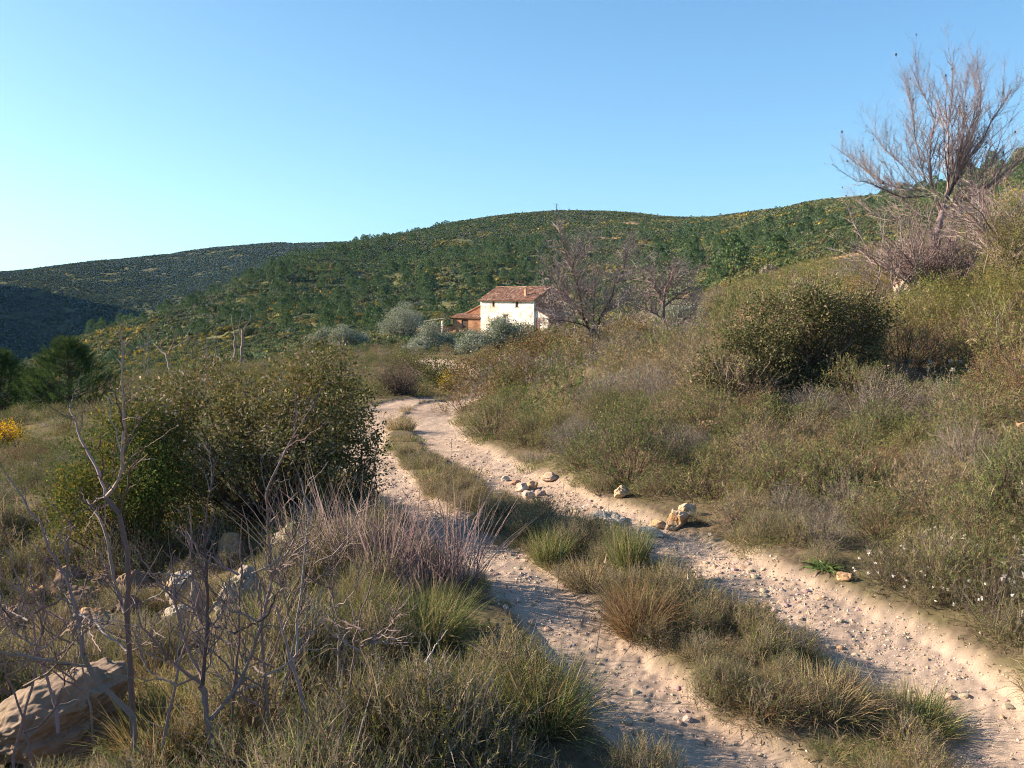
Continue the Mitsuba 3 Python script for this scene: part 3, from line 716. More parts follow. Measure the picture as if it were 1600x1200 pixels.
    for k, x in enumerate((-13.7, -7.2)):
        n = '' if k == 0 else f'_{k:03d}'
        hput(f'{K}__post{n}', hbox(x, x + .28, -1.0, -.72, -1.6, 1.0 - .72 * (k == 0)), 'mat_plaster')
    v, f = [], []
    xs = np.linspace(-14.2, -6.0, 60)
    for y in (-1.3, 2.0):
        v.append(np.stack([xs, np.full(60, y), 0.30 + (xs + 14.2) * .13 + .12 * (y > 0) + 0.03 * np.sin(xs * 24)], 1))
    v = np.vstack(v); v = np.vstack([v, v - [0, 0, .03]])
    i = np.arange(59)
    f = np.vstack([np.stack([i, i + 1, i + 61], 1), np.stack([i, i + 61, i + 60], 1), np.stack([i + 120, i + 181, i + 121], 1), np.stack([i + 120, i + 180, i + 181], 1), np.stack([i, i + 121, i + 1], 1), np.stack([i, i + 120, i + 121], 1)])
    hput(K + '__roof', (v, f), 'mat_bark', (.46, .45, .43))
    hput(K + '__wall', panel(sbox(-13.8, -6.0, -1.6, 0.0), 0.4, 0.3), 'mat_masonry')
    tag(K, 'open shelter with a grey corrugated roof at the far left of the farm buildings', 'shelter')
farmhouse()

def mast():
    b = hit(868, 336, 300, 1200)
    b = hit(868, 338, 300, 1200) if b[1] > 900 else b
    mb = MB()
    top = b + np.array([0.9, 0, 7.6])
    for dx, dy in ((-.25, -.15), (.25, -.15), (0, .25)):
        tubes(mb, [[b + [dx, dy, -1], top + [dx * .4, dy * .4, 0]]], [[.09, .07]], (.10, .10, .10))
    for k in range(9):
        p = b + (top - b) * (k / 9)
        tubes(mb, [[p + [-.22, -.1, 0], p + [.2, -.1, .7]]], [[.04, .04]], (.10, .10, .10))
    tubes(mb, [[top + [-.9, 0, -.2], top + [.9, 0, -.2]], [top + [-.6, 0, -.9], top + [.6, 0, -.9]]], [[.08, .08]] * 2, (.10, .10, .10))
    scene['lattice_mast'] = mb.ply('mat_bark')
    tag('lattice_mast', 'thin leaning lattice mast standing on the hill skyline above the farmhouse', 'mast')
mast()
# ---------------------------------------------------------------- bare trees and saplings
BARK = [(4, (.21, .155, .145)), (2, (.28, .22, .205)), (1, (.13, .095, .09))]
GREYT = [(4, (.28, .225, .215)), (2, (.36, .31, .29)), (1, (.18, .14, .135))]
PINK = [(4, (.30, .23, .22)), (2, (.36, .29, .275)), (1, (.17, .125, .12))]
DARKBARK = [(3, (.075, .058, .048)), (1, (.11, .085, .07))]
PALE = [(3, (.32, .275, .245)), (2, (.24, .195, .175))]

def px_limb(pts, Y, dY=0.0, K=9):
    """A limb from points on the photograph, at depth Y going to Y + dY."""
    n = len(pts)
    return spline([at_depth(u, v, Y + dY * i / max(n - 1, 1)) for i, (u, v) in enumerate(pts)], K)

def bare_tree(name, label, category, limbs, levels, seed, bark=BARK, twig=BARK, grp=None, nuts=0, trunk=True, wig=0.02):
    """limbs: [(points (K,3), radius at the foot, at the end)], the first is the trunk. levels: arguments of sprout()."""
    r = rng(seed); key = key_of(name)
    K = len(limbs[0][0])
    for i, (P, a, b) in enumerate(limbs):
        mb = MB()
        P = P + wig * r.standard_normal(P.shape) * np.linspace(0.3, 1, len(P))[:, None]
        R = np.linspace(a, b, len(P)) * (1 + 0.12 * r.standard_normal(len(P)))
        tubes(mb, [P], [R], pick(r, bark, 1), 7 if a > 0.03 else 5)
        part = 'trunk' if i == 0 and trunk else 'limb'
        kk = key_of(f'{key}__{part}')
        scene[kk] = mb.ply('mat_bark', smooth=True)
        limbs[i] = (P, a, b)
    P = np.array([l[0] for l in limbs]); R = np.array([np.linspace(l[1], l[2], len(l[0])) for l in limbs])
    if trunk: P, R = P[1:], R[1:]
    allP, mb = [], MB()
    for lv in levels:
        Q, S = sprout(r, P, R, **lv)
        tubes(mb, Q, S, pick(r, twig, len(Q)), 3)
        allP.append(Q)
        if lv.get('K', 4) == P.shape[1]:
            P, R = np.vstack([P, Q]), np.vstack([R, S])
        else:
            P, R = Q, S
    scene[f'{key}__twig_mass'] = mb.ply('mat_bark')
    tag(f'{key}__twig_mass', kind='stuff')
    if nuts:
        mb = MB(); Q = allP[0]
        v, f = blob(r, 1, 0.1)
        for i in r.choice(len(Q), nuts, replace=False):
            mb.add(v * np.array([.013, .013, .018]) * r.uniform(.8, 1.5) + Q[i, -1], f, (.03, .022, .02))
        scene[f'{key}__withered_nuts'] = mb.ply('mat_bark')
        tag(f'{key}__withered_nuts', 'dark withered almonds left on the twigs', kind='stuff')
    tag(key, label, category, grp)
    return key

def trees():
    r = rng(77)
    # tall almond on the right
    Y = 16.2
    L = lambda pts, a, b, dY=0.0: (px_limb(pts, Y, dY), a, b)
    limbs = [L([(1466, 452), (1464, 415), (1463, 375), (1470, 340), (1474, 318)], 0.1120, 0.0680),
             L([(1474, 322), (1484, 280), (1480, 230), (1484, 180), (1492, 70)], 0.0277, 0.0048, .3),
             L([(1472, 330), (1455, 290), (1452, 230), (1462, 190), (1420, 105)], 0.0238, 0.0048, -.5),
             L([(1470, 335), (1450, 300), (1400, 295), (1345, 262), (1296, 228)], 0.0218, 0.0048, .5),
             L([(1452, 305), (1410, 310), (1370, 290), (1330, 280), (1300, 258)], 0.0158, 0.0040, -.6),
             L([(1474, 318), (1490, 285), (1510, 215), (1530, 165), (1530, 80)], 0.0218, 0.0048, .4),
             L([(1470, 330), (1500, 310), (1535, 270), (1560, 230), (1568, 190)], 0.0198, 0.0048, -.4),
             L([(1472, 340), (1515, 320), (1560, 290), (1590, 250), (1612, 215)], 0.0198, 0.0048, .6),
             L([(1452, 300), (1440, 260), (1428, 200), (1422, 150), (1417, 112)], 0.0139, 0.0040, .2),
             L([(1440, 296), (1420, 270), (1385, 235), (1370, 215), (1350, 205)], 0.0119, 0.0040, -.3),
             L([(1474, 322), (1500, 270), (1540, 210), (1578, 140)], .028, .005, .2),
             L([(1472, 330), (1530, 300), (1580, 262), (1625, 240)], .028, .005, -.3),
             L([(1476, 318), (1500, 240), (1505, 170), (1512, 100)], .024, .004, -.2),
             L([(1468, 350), (1430, 335), (1400, 345), (1360, 335), (1324, 336)], 0.0139, 0.0040, .3)]
    bare_tree('almond_tree', 'tall bare almond tree with upright pinkish shoots on the bank at the right', 'tree', limbs,
              [dict(per=8.5, length=1.85, angle=36, up=0.55, rad=.013, K=9, wig=.12, t0=.08, t1=.9, lmin=.3), dict(per=9.0, length=1.40, angle=46, up=.3, rad=.009, wig=.25, lmin=.12), dict(per=7.0, length=1.12, angle=50, up=.2, rad=.0075, wig=.25, lmin=.05)], 5, nuts=40, twig=PINK)
    # the thicket of suckers round its foot
    suck = []
    for k in range(170):
        b = at_depth(r.normal(1450, 42), 448 + r.uniform(-10, 6), Y + r.uniform(-.9, .7))
        a = r.uniform(-1.25, 1.1); l = r.uniform(.8, 2.0)
        e = b + l * np.array([math.sin(a), .35 * r.standard_normal(), math.cos(a)])
        m = (b + e) / 2 + np.array([0.1 * math.sin(a), 0, .12]) * l
        suck.append((spline([b, m, e], 9), .012, .003))
    bare_tree('sucker_thicket', 'dense thicket of bare suckers around the foot of the tall almond', 'shrub', suck,
              [dict(per=9.0, length=1.30, angle=40, up=.2, rad=.0065, wig=.2, t0=.2, lmin=.1), dict(per=7.0, length=1.14, angle=45, up=.1, rad=.005, wig=.2, lmin=.05)], 6, trunk=False, twig=PINK)
    # bare tree leaning out of the right edge
    Y = 14.0
    limbs = [(px_limb([(1590, 445), (1588, 410), (1590, 380), (1585, 360)], Y), .07, .05)]
    for k in range(44):
        a = r.uniform(-0.9, 1.25); l = r.uniform(1.0, 2.0)
        b = at_depth(r.normal(1575, 14), 400 + r.uniform(-15, 30), Y + r.uniform(-.5, .5))
        e = b + l * np.array([math.sin(a), .4 * r.standard_normal(), 0.75 * math.cos(a)])
        limbs.append((spline([b, (b + e) / 2 + [0, 0, .15], e], 9), .018, .004))
    bare_tree('bare_tree', 'spreading bare grey tree leaning out at the right edge', 'tree', limbs,
              [dict(per=8.0, length=1.5, angle=38, up=.15, rad=.009, wig=.2, K=9, t0=.15), dict(per=9.0, length=1.2, angle=45, up=.1, rad=.0055, wig=.25, lmin=.08)], 7, twig=PINK)
    # the two old almonds in the middle
    Y = 25.0
    limbs = [L2 for L2 in [
        (px_limb([(936, 558), (930, 545), (928, 530), (925, 520)], Y), .17, .13),
        (px_limb([(925, 525), (912, 500), (900, 480), (880, 468), (862, 462)], Y, .8), 0.063, 0.016),
        (px_limb([(927, 522), (935, 505), (948, 480), (955, 465), (962, 440)], Y, -.6), 0.059, 0.016),
        (px_limb([(948, 484), (965, 472), (980, 462), (985, 450)], Y, .3), 0.035, 0.010),
        (px_limb([(912, 500), (905, 460), (893, 420), (885, 400), (872, 352)], Y, .2), 0.042, 0.005),
        (px_limb([(893, 425), (900, 400), (915, 380), (918, 362)], Y, -.3), 0.025, 0.005),
        (px_limb([(958, 455), (975, 420), (978, 400), (990, 372)], Y, .5), 0.025, 0.005),
        (px_limb([(900, 478), (870, 445), (855, 420), (846, 405)], Y, -.5), 0.028, 0.006),
        (px_limb([(928, 515), (928, 470), (935, 430), (940, 405)], Y, .9), 0.028, 0.006),
        (px_limb([(918, 510), (900, 505), (870, 500), (845, 497)], Y, -.7), 0.025, 0.006)]]
    bare_tree('almond_tree', 'gnarled bare almond tree with a forked dark trunk beside the farmhouse', 'tree', limbs,
              [dict(per=9.0, length=1.9, angle=55, up=.2, rad=.02, wig=.3, K=9, t0=.12), dict(per=13.0, length=1.45, angle=55, up=.15, rad=.012, wig=.3, lmin=.15), dict(per=8.0, length=1.2, angle=55, up=.1, rad=.0095, wig=.3, lmin=.1)], 8, bark=DARKBARK, twig=GREYT)
    v, f = blob(r, 2, .35, (.19, .17, .16))
    scene['almond_tree_001__knot'] = mikit.ply((v + at_depth(930, 520, Y - .1), f), 'mat_bark', smooth=True, color=np.full((len(v), 3), .03))
    tag('almond_tree_001__knot', 'black burl where the trunk forks')
    Y = 26.0
    limbs = [(px_limb([(1043, 556), (1040, 525), (1037, 495), (1036, 470)], Y), .085, .06),
             (px_limb([(1036, 475), (1022, 450), (1008, 435), (992, 425)], Y, .6), .045, .01),
             (px_limb([(1037, 472), (1040, 450), (1050, 430), (1052, 412)], Y, -.4), .045, .01),
             (px_limb([(1038, 480), (1058, 462), (1075, 450), (1085, 430)], Y, .4), .04, .01),
             (px_limb([(1041, 518), (1062, 505), (1080, 490), (1088, 468)], Y, -.5), .035, .01),
             (px_limb([(1038, 500), (1015, 485), (1000, 478), (990, 470)], Y, .3), .03, .01)]
    bare_tree('almond_tree', 'small grey leafless almond tree right of the gnarled forked one', 'tree', limbs,
              [dict(per=13.0, length=1.8, angle=55, up=.2, rad=.017, wig=.28, K=9, t0=.1), dict(per=11.0, length=1.45, angle=55, up=.15, rad=.012, wig=.3, lmin=.12), dict(per=8.0, length=1.2, angle=50, up=.1, rad=.0095, wig=.3, lmin=.1)], 9, twig=GREYT)
    # dead trees over the big bush on the left
    Y = 26.0
    limbs = [(px_limb([(270, 600), (266, 580), (262, 560), (261, 552)], Y), .05, .035),
             (px_limb([(261, 555), (254, 550), (245, 540), (236, 530)], Y, .3), .03, .008),
             (px_limb([(261, 555), (266, 546), (271, 535), (276, 512)], Y, -.3), .03, .008),
             (px_limb([(266, 546), (280, 538), (290, 532), (297, 515)], Y, .2), .024, .006)]
    bare_tree('dead_tree', 'pale forked dead tree rising over the left part of the big bush', 'tree', limbs, [dict(per=4.0, length=1.35, angle=35, up=.4, rad=.009, wig=.2, lmin=.1), dict(per=3.0, length=1.15, angle=40, up=.3, rad=.006)], 10, bark=PALE, twig=PALE)
    limbs = [(px_limb([(377, 566), (378, 540), (380, 520), (381, 514)], Y), .045, .035),
             (px_limb([(381, 516), (386, 505), (391, 498), (392, 492)], Y, .2), .025, .008),
             (px_limb([(368, 566), (367, 540), (365, 515), (361, 490)], Y, -.2), .04, .008),
             (px_limb([(379, 530), (373, 515), (374, 505), (379, 490)], Y, .2), .02, .006)]
    bare_tree('dead_tree', 'dead tree of two pale upright stems behind the crest of the big bush', 'tree', limbs, [dict(per=3.0, length=1.3, angle=30, up=.5, rad=.008, wig=.2, lmin=.1)], 11, bark=PALE, twig=PALE)
    for k, (u, h) in enumerate([(226, 38), (286, 50), (293, 42), (305, 52), (322, 44), (338, 40), (345, 52), (232, 55)]):
        p = px_limb([(u, 585), (u + r.normal(0, 2), 585 - h * .7), (u + r.normal(0, 4), 570 - h)], Y + r.uniform(-3, 3))
        bare_tree('slender_dead_tree', ['leftmost thin pale dead tree', 'third thin pale dead tree from the left', 'fourth thin pale dead tree from the left', 'fifth thin pale dead tree from the left', 'sixth thin pale dead tree from the left', 'seventh thin pale dead tree from the left', 'rightmost thin pale dead tree', 'second thin pale dead tree from the left'][k] + ' of the row behind the big bush', 'tree', [(p, .022, .008)], [dict(per=2.5, length=1.2, angle=35, up=.4, rad=.006, lmin=.08)], 30 + k, bark=PALE, twig=PALE, grp='thin dead trees behind the big bush', trunk=False)
    # pale dead sapling on the right bank
    Y = 11.0
    limbs = [(px_limb([(1567, 590), (1561, 540), (1556, 500), (1547, 446)], Y), .013, .003)]
    for pts in ([(1561, 530), (1545, 520), (1525, 507)], [(1560, 545), (1578, 520), (1585, 508)], [(1556, 500), (1540, 490), (1522, 480)], [(1556, 500), (1566, 485), (1572, 478)], [(1563, 560), (1540, 548), (1520, 545)], [(1562, 535), (1575, 560), (1585, 565)]):
        limbs.append((px_limb(pts, Y, r.uniform(-.2, .2)), .006, .002))
    bare_tree('dead_sapling', 'pale dead sapling with short side twigs on the right bank', 'sapling', limbs, [dict(per=6.0, length=1.1, angle=45, up=.1, rad=.0025, lmin=.04)], 12, bark=[(1, (.36, .32, .28))], twig=[(1, (.33, .28, .25))], wig=.008)

    # bare saplings in the left foreground
    Y = 3.05
    Z = lambda pts, a, b, dY=0.0, y=Y: (px_limb(pts, y, dY, 14), a, b)
    fore = [dict(per=17.0, length=1.19, angle=42, up=.28, rad=.0034, wig=.25, K=14, t0=.08, lmin=.04), dict(per=13.0, length=1.07, angle=48, up=.15, rad=.0022, wig=.25, lmin=.02)]
    limbs = [Z([(208, 1150), (204, 1080), (202, 1012), (196, 960), (200, 900), (193, 832), (184, 799), (165, 776)], .013, .0085),
             Z([(165, 776), (157, 742), (131, 694), (116, 656), (106, 632)], .0075, .0028, .15),
             Z([(165, 777), (181, 757), (190, 724), (193, 637), (190, 590), (189, 512)], .0078, .003, -.1),
             Z([(196, 960), (187, 937), (176, 885), (165, 832), (150, 802), (133, 784)], .0085, .005, .2),
             Z([(186, 805), (197, 770), (203, 739), (216, 715), (230, 693)], .005, .0018, -.2),
             Z([(165, 776), (150, 782), (152, 800)], .004, .003, .1)]
    bare_tree('bare_sapling', 'tall bare sapling at the left with one long stalk reaching past the hills', 'sapling', limbs, fore, 13, bark=BARK, twig=BARK, wig=.004)
    Y = 2.85
    limbs = [Z([(212, 1175), (206, 1120), (176, 1089), (150, 1061), (129, 1024)], .0115, .009, 0, 2.95),
             Z([(129, 1024), (126, 982), (112, 930), (105, 907), (82, 866), (67, 825), (37, 780), (8, 739)], .0085, .002, .2, 2.95),
             Z([(105, 905), (105, 862), (112, 825), (108, 815)], .0055, .0035, -.1, 3.0),
             Z([(135, 1040), (105, 1038), (75, 1031), (20, 1024), (-20, 1015)], .006, .003, -.2, 2.95),
             Z([(124, 960), (150, 975), (165, 990), (200, 1020)], .005, .003, -.15, 2.95)]
    bare_tree('bare_sapling', 'bare sapling at the far left bending outwards over the rocks', 'sapling', limbs, fore, 14, bark=BARK, twig=BARK, wig=.004)
    limbs = [Z([(345, 1230), (334, 1185), (326, 1132), (318, 1090), (315, 1069)], .0145, .011, 0, 2.9),
             Z([(315, 1069), (290, 1050), (259, 1024), (232, 994), (215, 960)], .007, .0025, -.2, 2.9),
             Z([(316, 1070), (319, 1031), (324, 975), (324, 900), (319, 825), (330, 765), (332, 724)], .009, .0022, .15, 2.9),
             Z([(316, 1065), (311, 1050), (285, 994), (279, 956), (268, 919), (285, 896), (298, 859), (298, 787)], .0065, .0022, .3, 2.9),
             Z([(326, 1127), (352, 1099), (375, 1065), (397, 1012), (416, 945), (427, 900), (450, 874), (484, 844)], .0095, .0035, .2, 2.9),
             Z([(416, 945), (424, 900), (420, 844), (416, 800), (416, 770)], .006, .003, -.1, 3.05),
             Z([(416, 770), (430, 735), (450, 697), (472, 660), (492, 628)], .0045, .0015, .1, 3.05),
             Z([(300, 898), (285, 900), (262, 897), (232, 897)], .004, .002, 0, 3.1)]
    bare_tree('bare_sapling', 'bare sapling with a wide fork in the middle of the left foreground', 'sapling', limbs, fore, 15, bark=BARK, twig=BARK, wig=.004)
    limbs = [Z([(489, 1210), (484, 1155), (472, 1087), (457, 1042), (442, 990), (431, 949)], .0085, .0055, 0, 3.1),
             Z([(457, 1042), (466, 1010), (463, 964), (474, 900), (478, 844), (480, 780), (472, 745)], .006, .0022, .15, 3.1),
             Z([(442, 990), (452, 955), (438, 915), (430, 870)], .0045, .002, -.1, 3.1),
             Z([(440, 1095), (450, 1050), (458, 1000), (480, 960), (500, 945)], .005, .002, .2, 3.15),
             Z([(520, 1150), (527, 1060), (530, 990), (520, 960), (508, 945)], .005, .0018, .1, 3.3)]
    bare_tree('bare_sapling', 'slender pale sapling right of the wide forked one in the foreground', 'sapling', limbs, fore, 16, bark=PALE, twig=BARK, wig=.004)
    words = ['behind the huge sloping slab', 'at the left edge', 'beside the tall one with the long stalk', 'between the two boulders', 'under the wide forked one', 'left of the slender pale one', 'right of the slender pale one',
             'in front of the large pale boulder', 'at the bottom left corner', 'in front of the mossy rock', 'over the rubble heap', 'at the foot of the dry stalks']
    for k, (u, v, hh, ln) in enumerate([(90, 1120, 260, -.3), (20, 1180, 330, .15), (150, 1180, 300, -.2), (255, 1160, 300, .25), (385, 1190, 290, .3), (420, 1170, 380, -.1), (540, 1130, 260, .2), (360, 1140, 330, .05), (60, 1230, 260, -.3), (455, 1060, 260, .2), (170, 1090, 240, .35), (500, 1080, 230, .1)]):
        yy = 2.9 + .35 * r.random() + (1.1 if v < 1100 else 0)
        tip = (u + ln * hh, v - hh); md = (u + ln * hh * .35 + r.normal(0, 8), v - hh * .5)
        ls = [Z([(u, v + 25), (u, v), md, tip], .0075, .0018, .1, yy)]
        for q in range(4):
            f = r.uniform(.25, .75); b0 = (u + (tip[0] - u) * f, v - hh * f); sg = r.choice([-1, 1])
            ls.append(Z([b0, (b0[0] + sg * hh * .16, b0[1] - hh * .10), (b0[0] + sg * hh * r.uniform(.2, .34), b0[1] - hh * r.uniform(.25, .45))], .0045, .0016, r.uniform(-.25, .25), yy))
        bare_tree('bare_sapling', 'purple brown branching bare sapling ' + words[k], 'sapling', ls, fore, 80 + k, bark=BARK, twig=BARK, wig=.006)
    for k, pts in enumerate([[(660, 1200), (655, 1140), (668, 1080), (672, 1010), (660, 985)], [(618, 1200), (605, 1130), (602, 1080)], [(665, 1035), (680, 1010), (700, 985)]]):
        bare_tree('dead_twig', ['thin pale forked dead twig standing in the foreground grass', 'bent pale dead stem at the bottom edge of the grass', 'short dead twig caught in the foreground grass'][k], 'twig', [Z(pts, .0045, .0018, .1, 3.3)], [dict(per=5.0, length=1.15, angle=35, up=.3, rad=.002, lmin=.03)], 60 + k, bark=[(1, (.36, .31, .27))], twig=[(1, (.3, .25, .22))], trunk=False, wig=.004)
trees()
# ---------------------------------------------------------------- leafy bushes, each built for its place
def bush(name, label, category, lobes, foot, n, per, size, pals, seed, branch=(.12, .09, .075), spread=0.05, aspect=0.6, shell=0.5, twigs=150, out=0.0, grp=None, sub=0):
    """lobes: [(centre, (rx, ry, rz))]; sprays of leaves fill their outer parts, branches lead to the foot."""
    r = rng(seed); key = key_of(name); mb = MB()
    foot0 = lobes[0]
    if sub:                                    # smaller clumps of foliage all over the big ones, with hollows between
        more = []
        for c, d in lobes:
            for _ in range(sub):
                q = unit(r.standard_normal(3) + np.array([0, -.2, .35]))
                k = r.uniform(.30, .46)
                more.append((np.asarray(c) + q * np.array(d) * r.uniform(.66, .9), tuple(np.array(d) * k)))
        lobes = [(c, tuple(np.array(d) * .72)) for c, d in lobes] + more
    w = np.array([l[1][0] * l[1][1] + l[1][2] ** 2 for l in lobes]); w = w / w.sum()
    k = r.choice(len(lobes), int(n * 1.6), p=w)
    C = np.array([l[0] for l in lobes])[k]; S = np.array([l[1] for l in lobes], float)[k]
    s = unit(r.standard_normal((len(k), 3)))
    lump = 0.48 + 1.04 * meshkit.fbm(s * 3.3 + C * 3.1, 3, seed)
    q = (1 - (1 - shell) * r.random(len(k)) ** 1.6) * lump
    P = C + s * S * q[:, None]
    ok = np.ones(len(k), bool)
    for c, d in lobes:
        ok &= ~(np.linalg.norm((P - c) / np.array(d), axis=1) < shell * 0.75)
    ok &= P[:, 2] > H(P[:, 0], P[:, 1]) + 0.03
    P, s = P[ok][:n], s[ok][:n]
    n = len(P)
    zone = meshkit.fbm(P * 1.7 + 3, 3, seed + 1) + 0.10 * r.standard_normal(n)
    pi = np.clip(((zone - 0.3) / 0.4 * len(pals)).astype(int), 0, len(pals) - 1)
    cols = np.zeros((n, per, 3))
    for j, pal in enumerate(pals):
        m = pi == j
        cols[m] = pick(r, pal, int(m.sum()) * per, 0.22).reshape(-1, per, 3)
    d = unit(s + np.array([0, 0, 0.35]) + 0.35 * r.standard_normal((n, 3)))
    t = r.uniform(-1.2, 1.6, (n, per, 1)) * spread * 1.5
    pts = P[:, None] + d[:, None] * t + spread * 0.55 * r.standard_normal((n, per, 3))
    leaves(mb, r, pts.reshape(-1, 3), size * r.uniform(0.6, 1.35, n * per), cols.reshape(-1, 3), aspect, 0.5, axis=np.repeat(d, per, 0), face=np.repeat(s + np.array([0, 0, .25]), per, 0))
    scene[key + '__foliage'] = mb.ply('mat_dense')
    tb = MB()
    i = r.choice(n, min(twigs, n), replace=False)
    foot = np.asarray(foot, float)
    f0 = foot + r.normal(0, 1, (len(i), 3)) * np.array([.22, .22, 0]) * S[0, 0]
    f0[:, 2] = H(f0[:, 0], f0[:, 1]) - .03
    e = P[i] + d[i] * out
    mid = f0 * 0.45 + e * 0.55 + 0.08 * r.standard_normal(e.shape) - np.array([0, 0, .05])
    tubes(tb, np.stack([f0, (f0 + mid) / 2 + .03 * r.standard_normal(e.shape), mid, e], 1), np.array([[.016, .011, .007, .002]]) * r.uniform(.5, 1.3, (len(i), 1)) * max(1, size / .03), pick(r, [(2, branch), (1, np.array(branch) * 1.5)], len(i)), 4)
    scene[key + '__branches'] = tb.ply('mat_bark')
    tag(key + '__branches', kind='stuff')
    tag(key, label, category, grp)
    return key

KERMES = [[(4, (.10, .115, .045)), (2, (.14, .14, .05)), (1, (.22, .175, .09))],
          [(2, (.19, .16, .085)), (4, (.145, .16, .06)), (1.5, (.27, .22, .15)), (1, (.44, .37, .29))],
          [(2, (.21, .175, .10)), (2, (.28, .225, .165)), (4, (.16, .17, .07)), (1, (.47, .40, .33))],
          [(3, (.20, .175, .05)), (2, (.28, .21, .08)), (2, (.15, .145, .055))]]
GREENS = [[(4, (.085, .125, .036)), (2, (.12, .15, .04)), (1, (.18, .18, .05))], [(3, (.10, .13, .04)), (2, (.20, .185, .045)), (1, (.34, .25, .045))]]
DARKOAK = [[(5, (.085, .10, .042)), (2, (.14, .12, .06)), (1, (.25, .19, .13))], [(2, (.17, .135, .08)), (3, (.12, .135, .055)), (1, (.30, .24, .17))]]
OLIVES = [[(4, SILVER), (3, (.22, .25, .18)), (2, (.34, .36, .30))], [(4, (.24, .27, .20)), (2, (.15, .18, .11)), (2, SILVER)]]

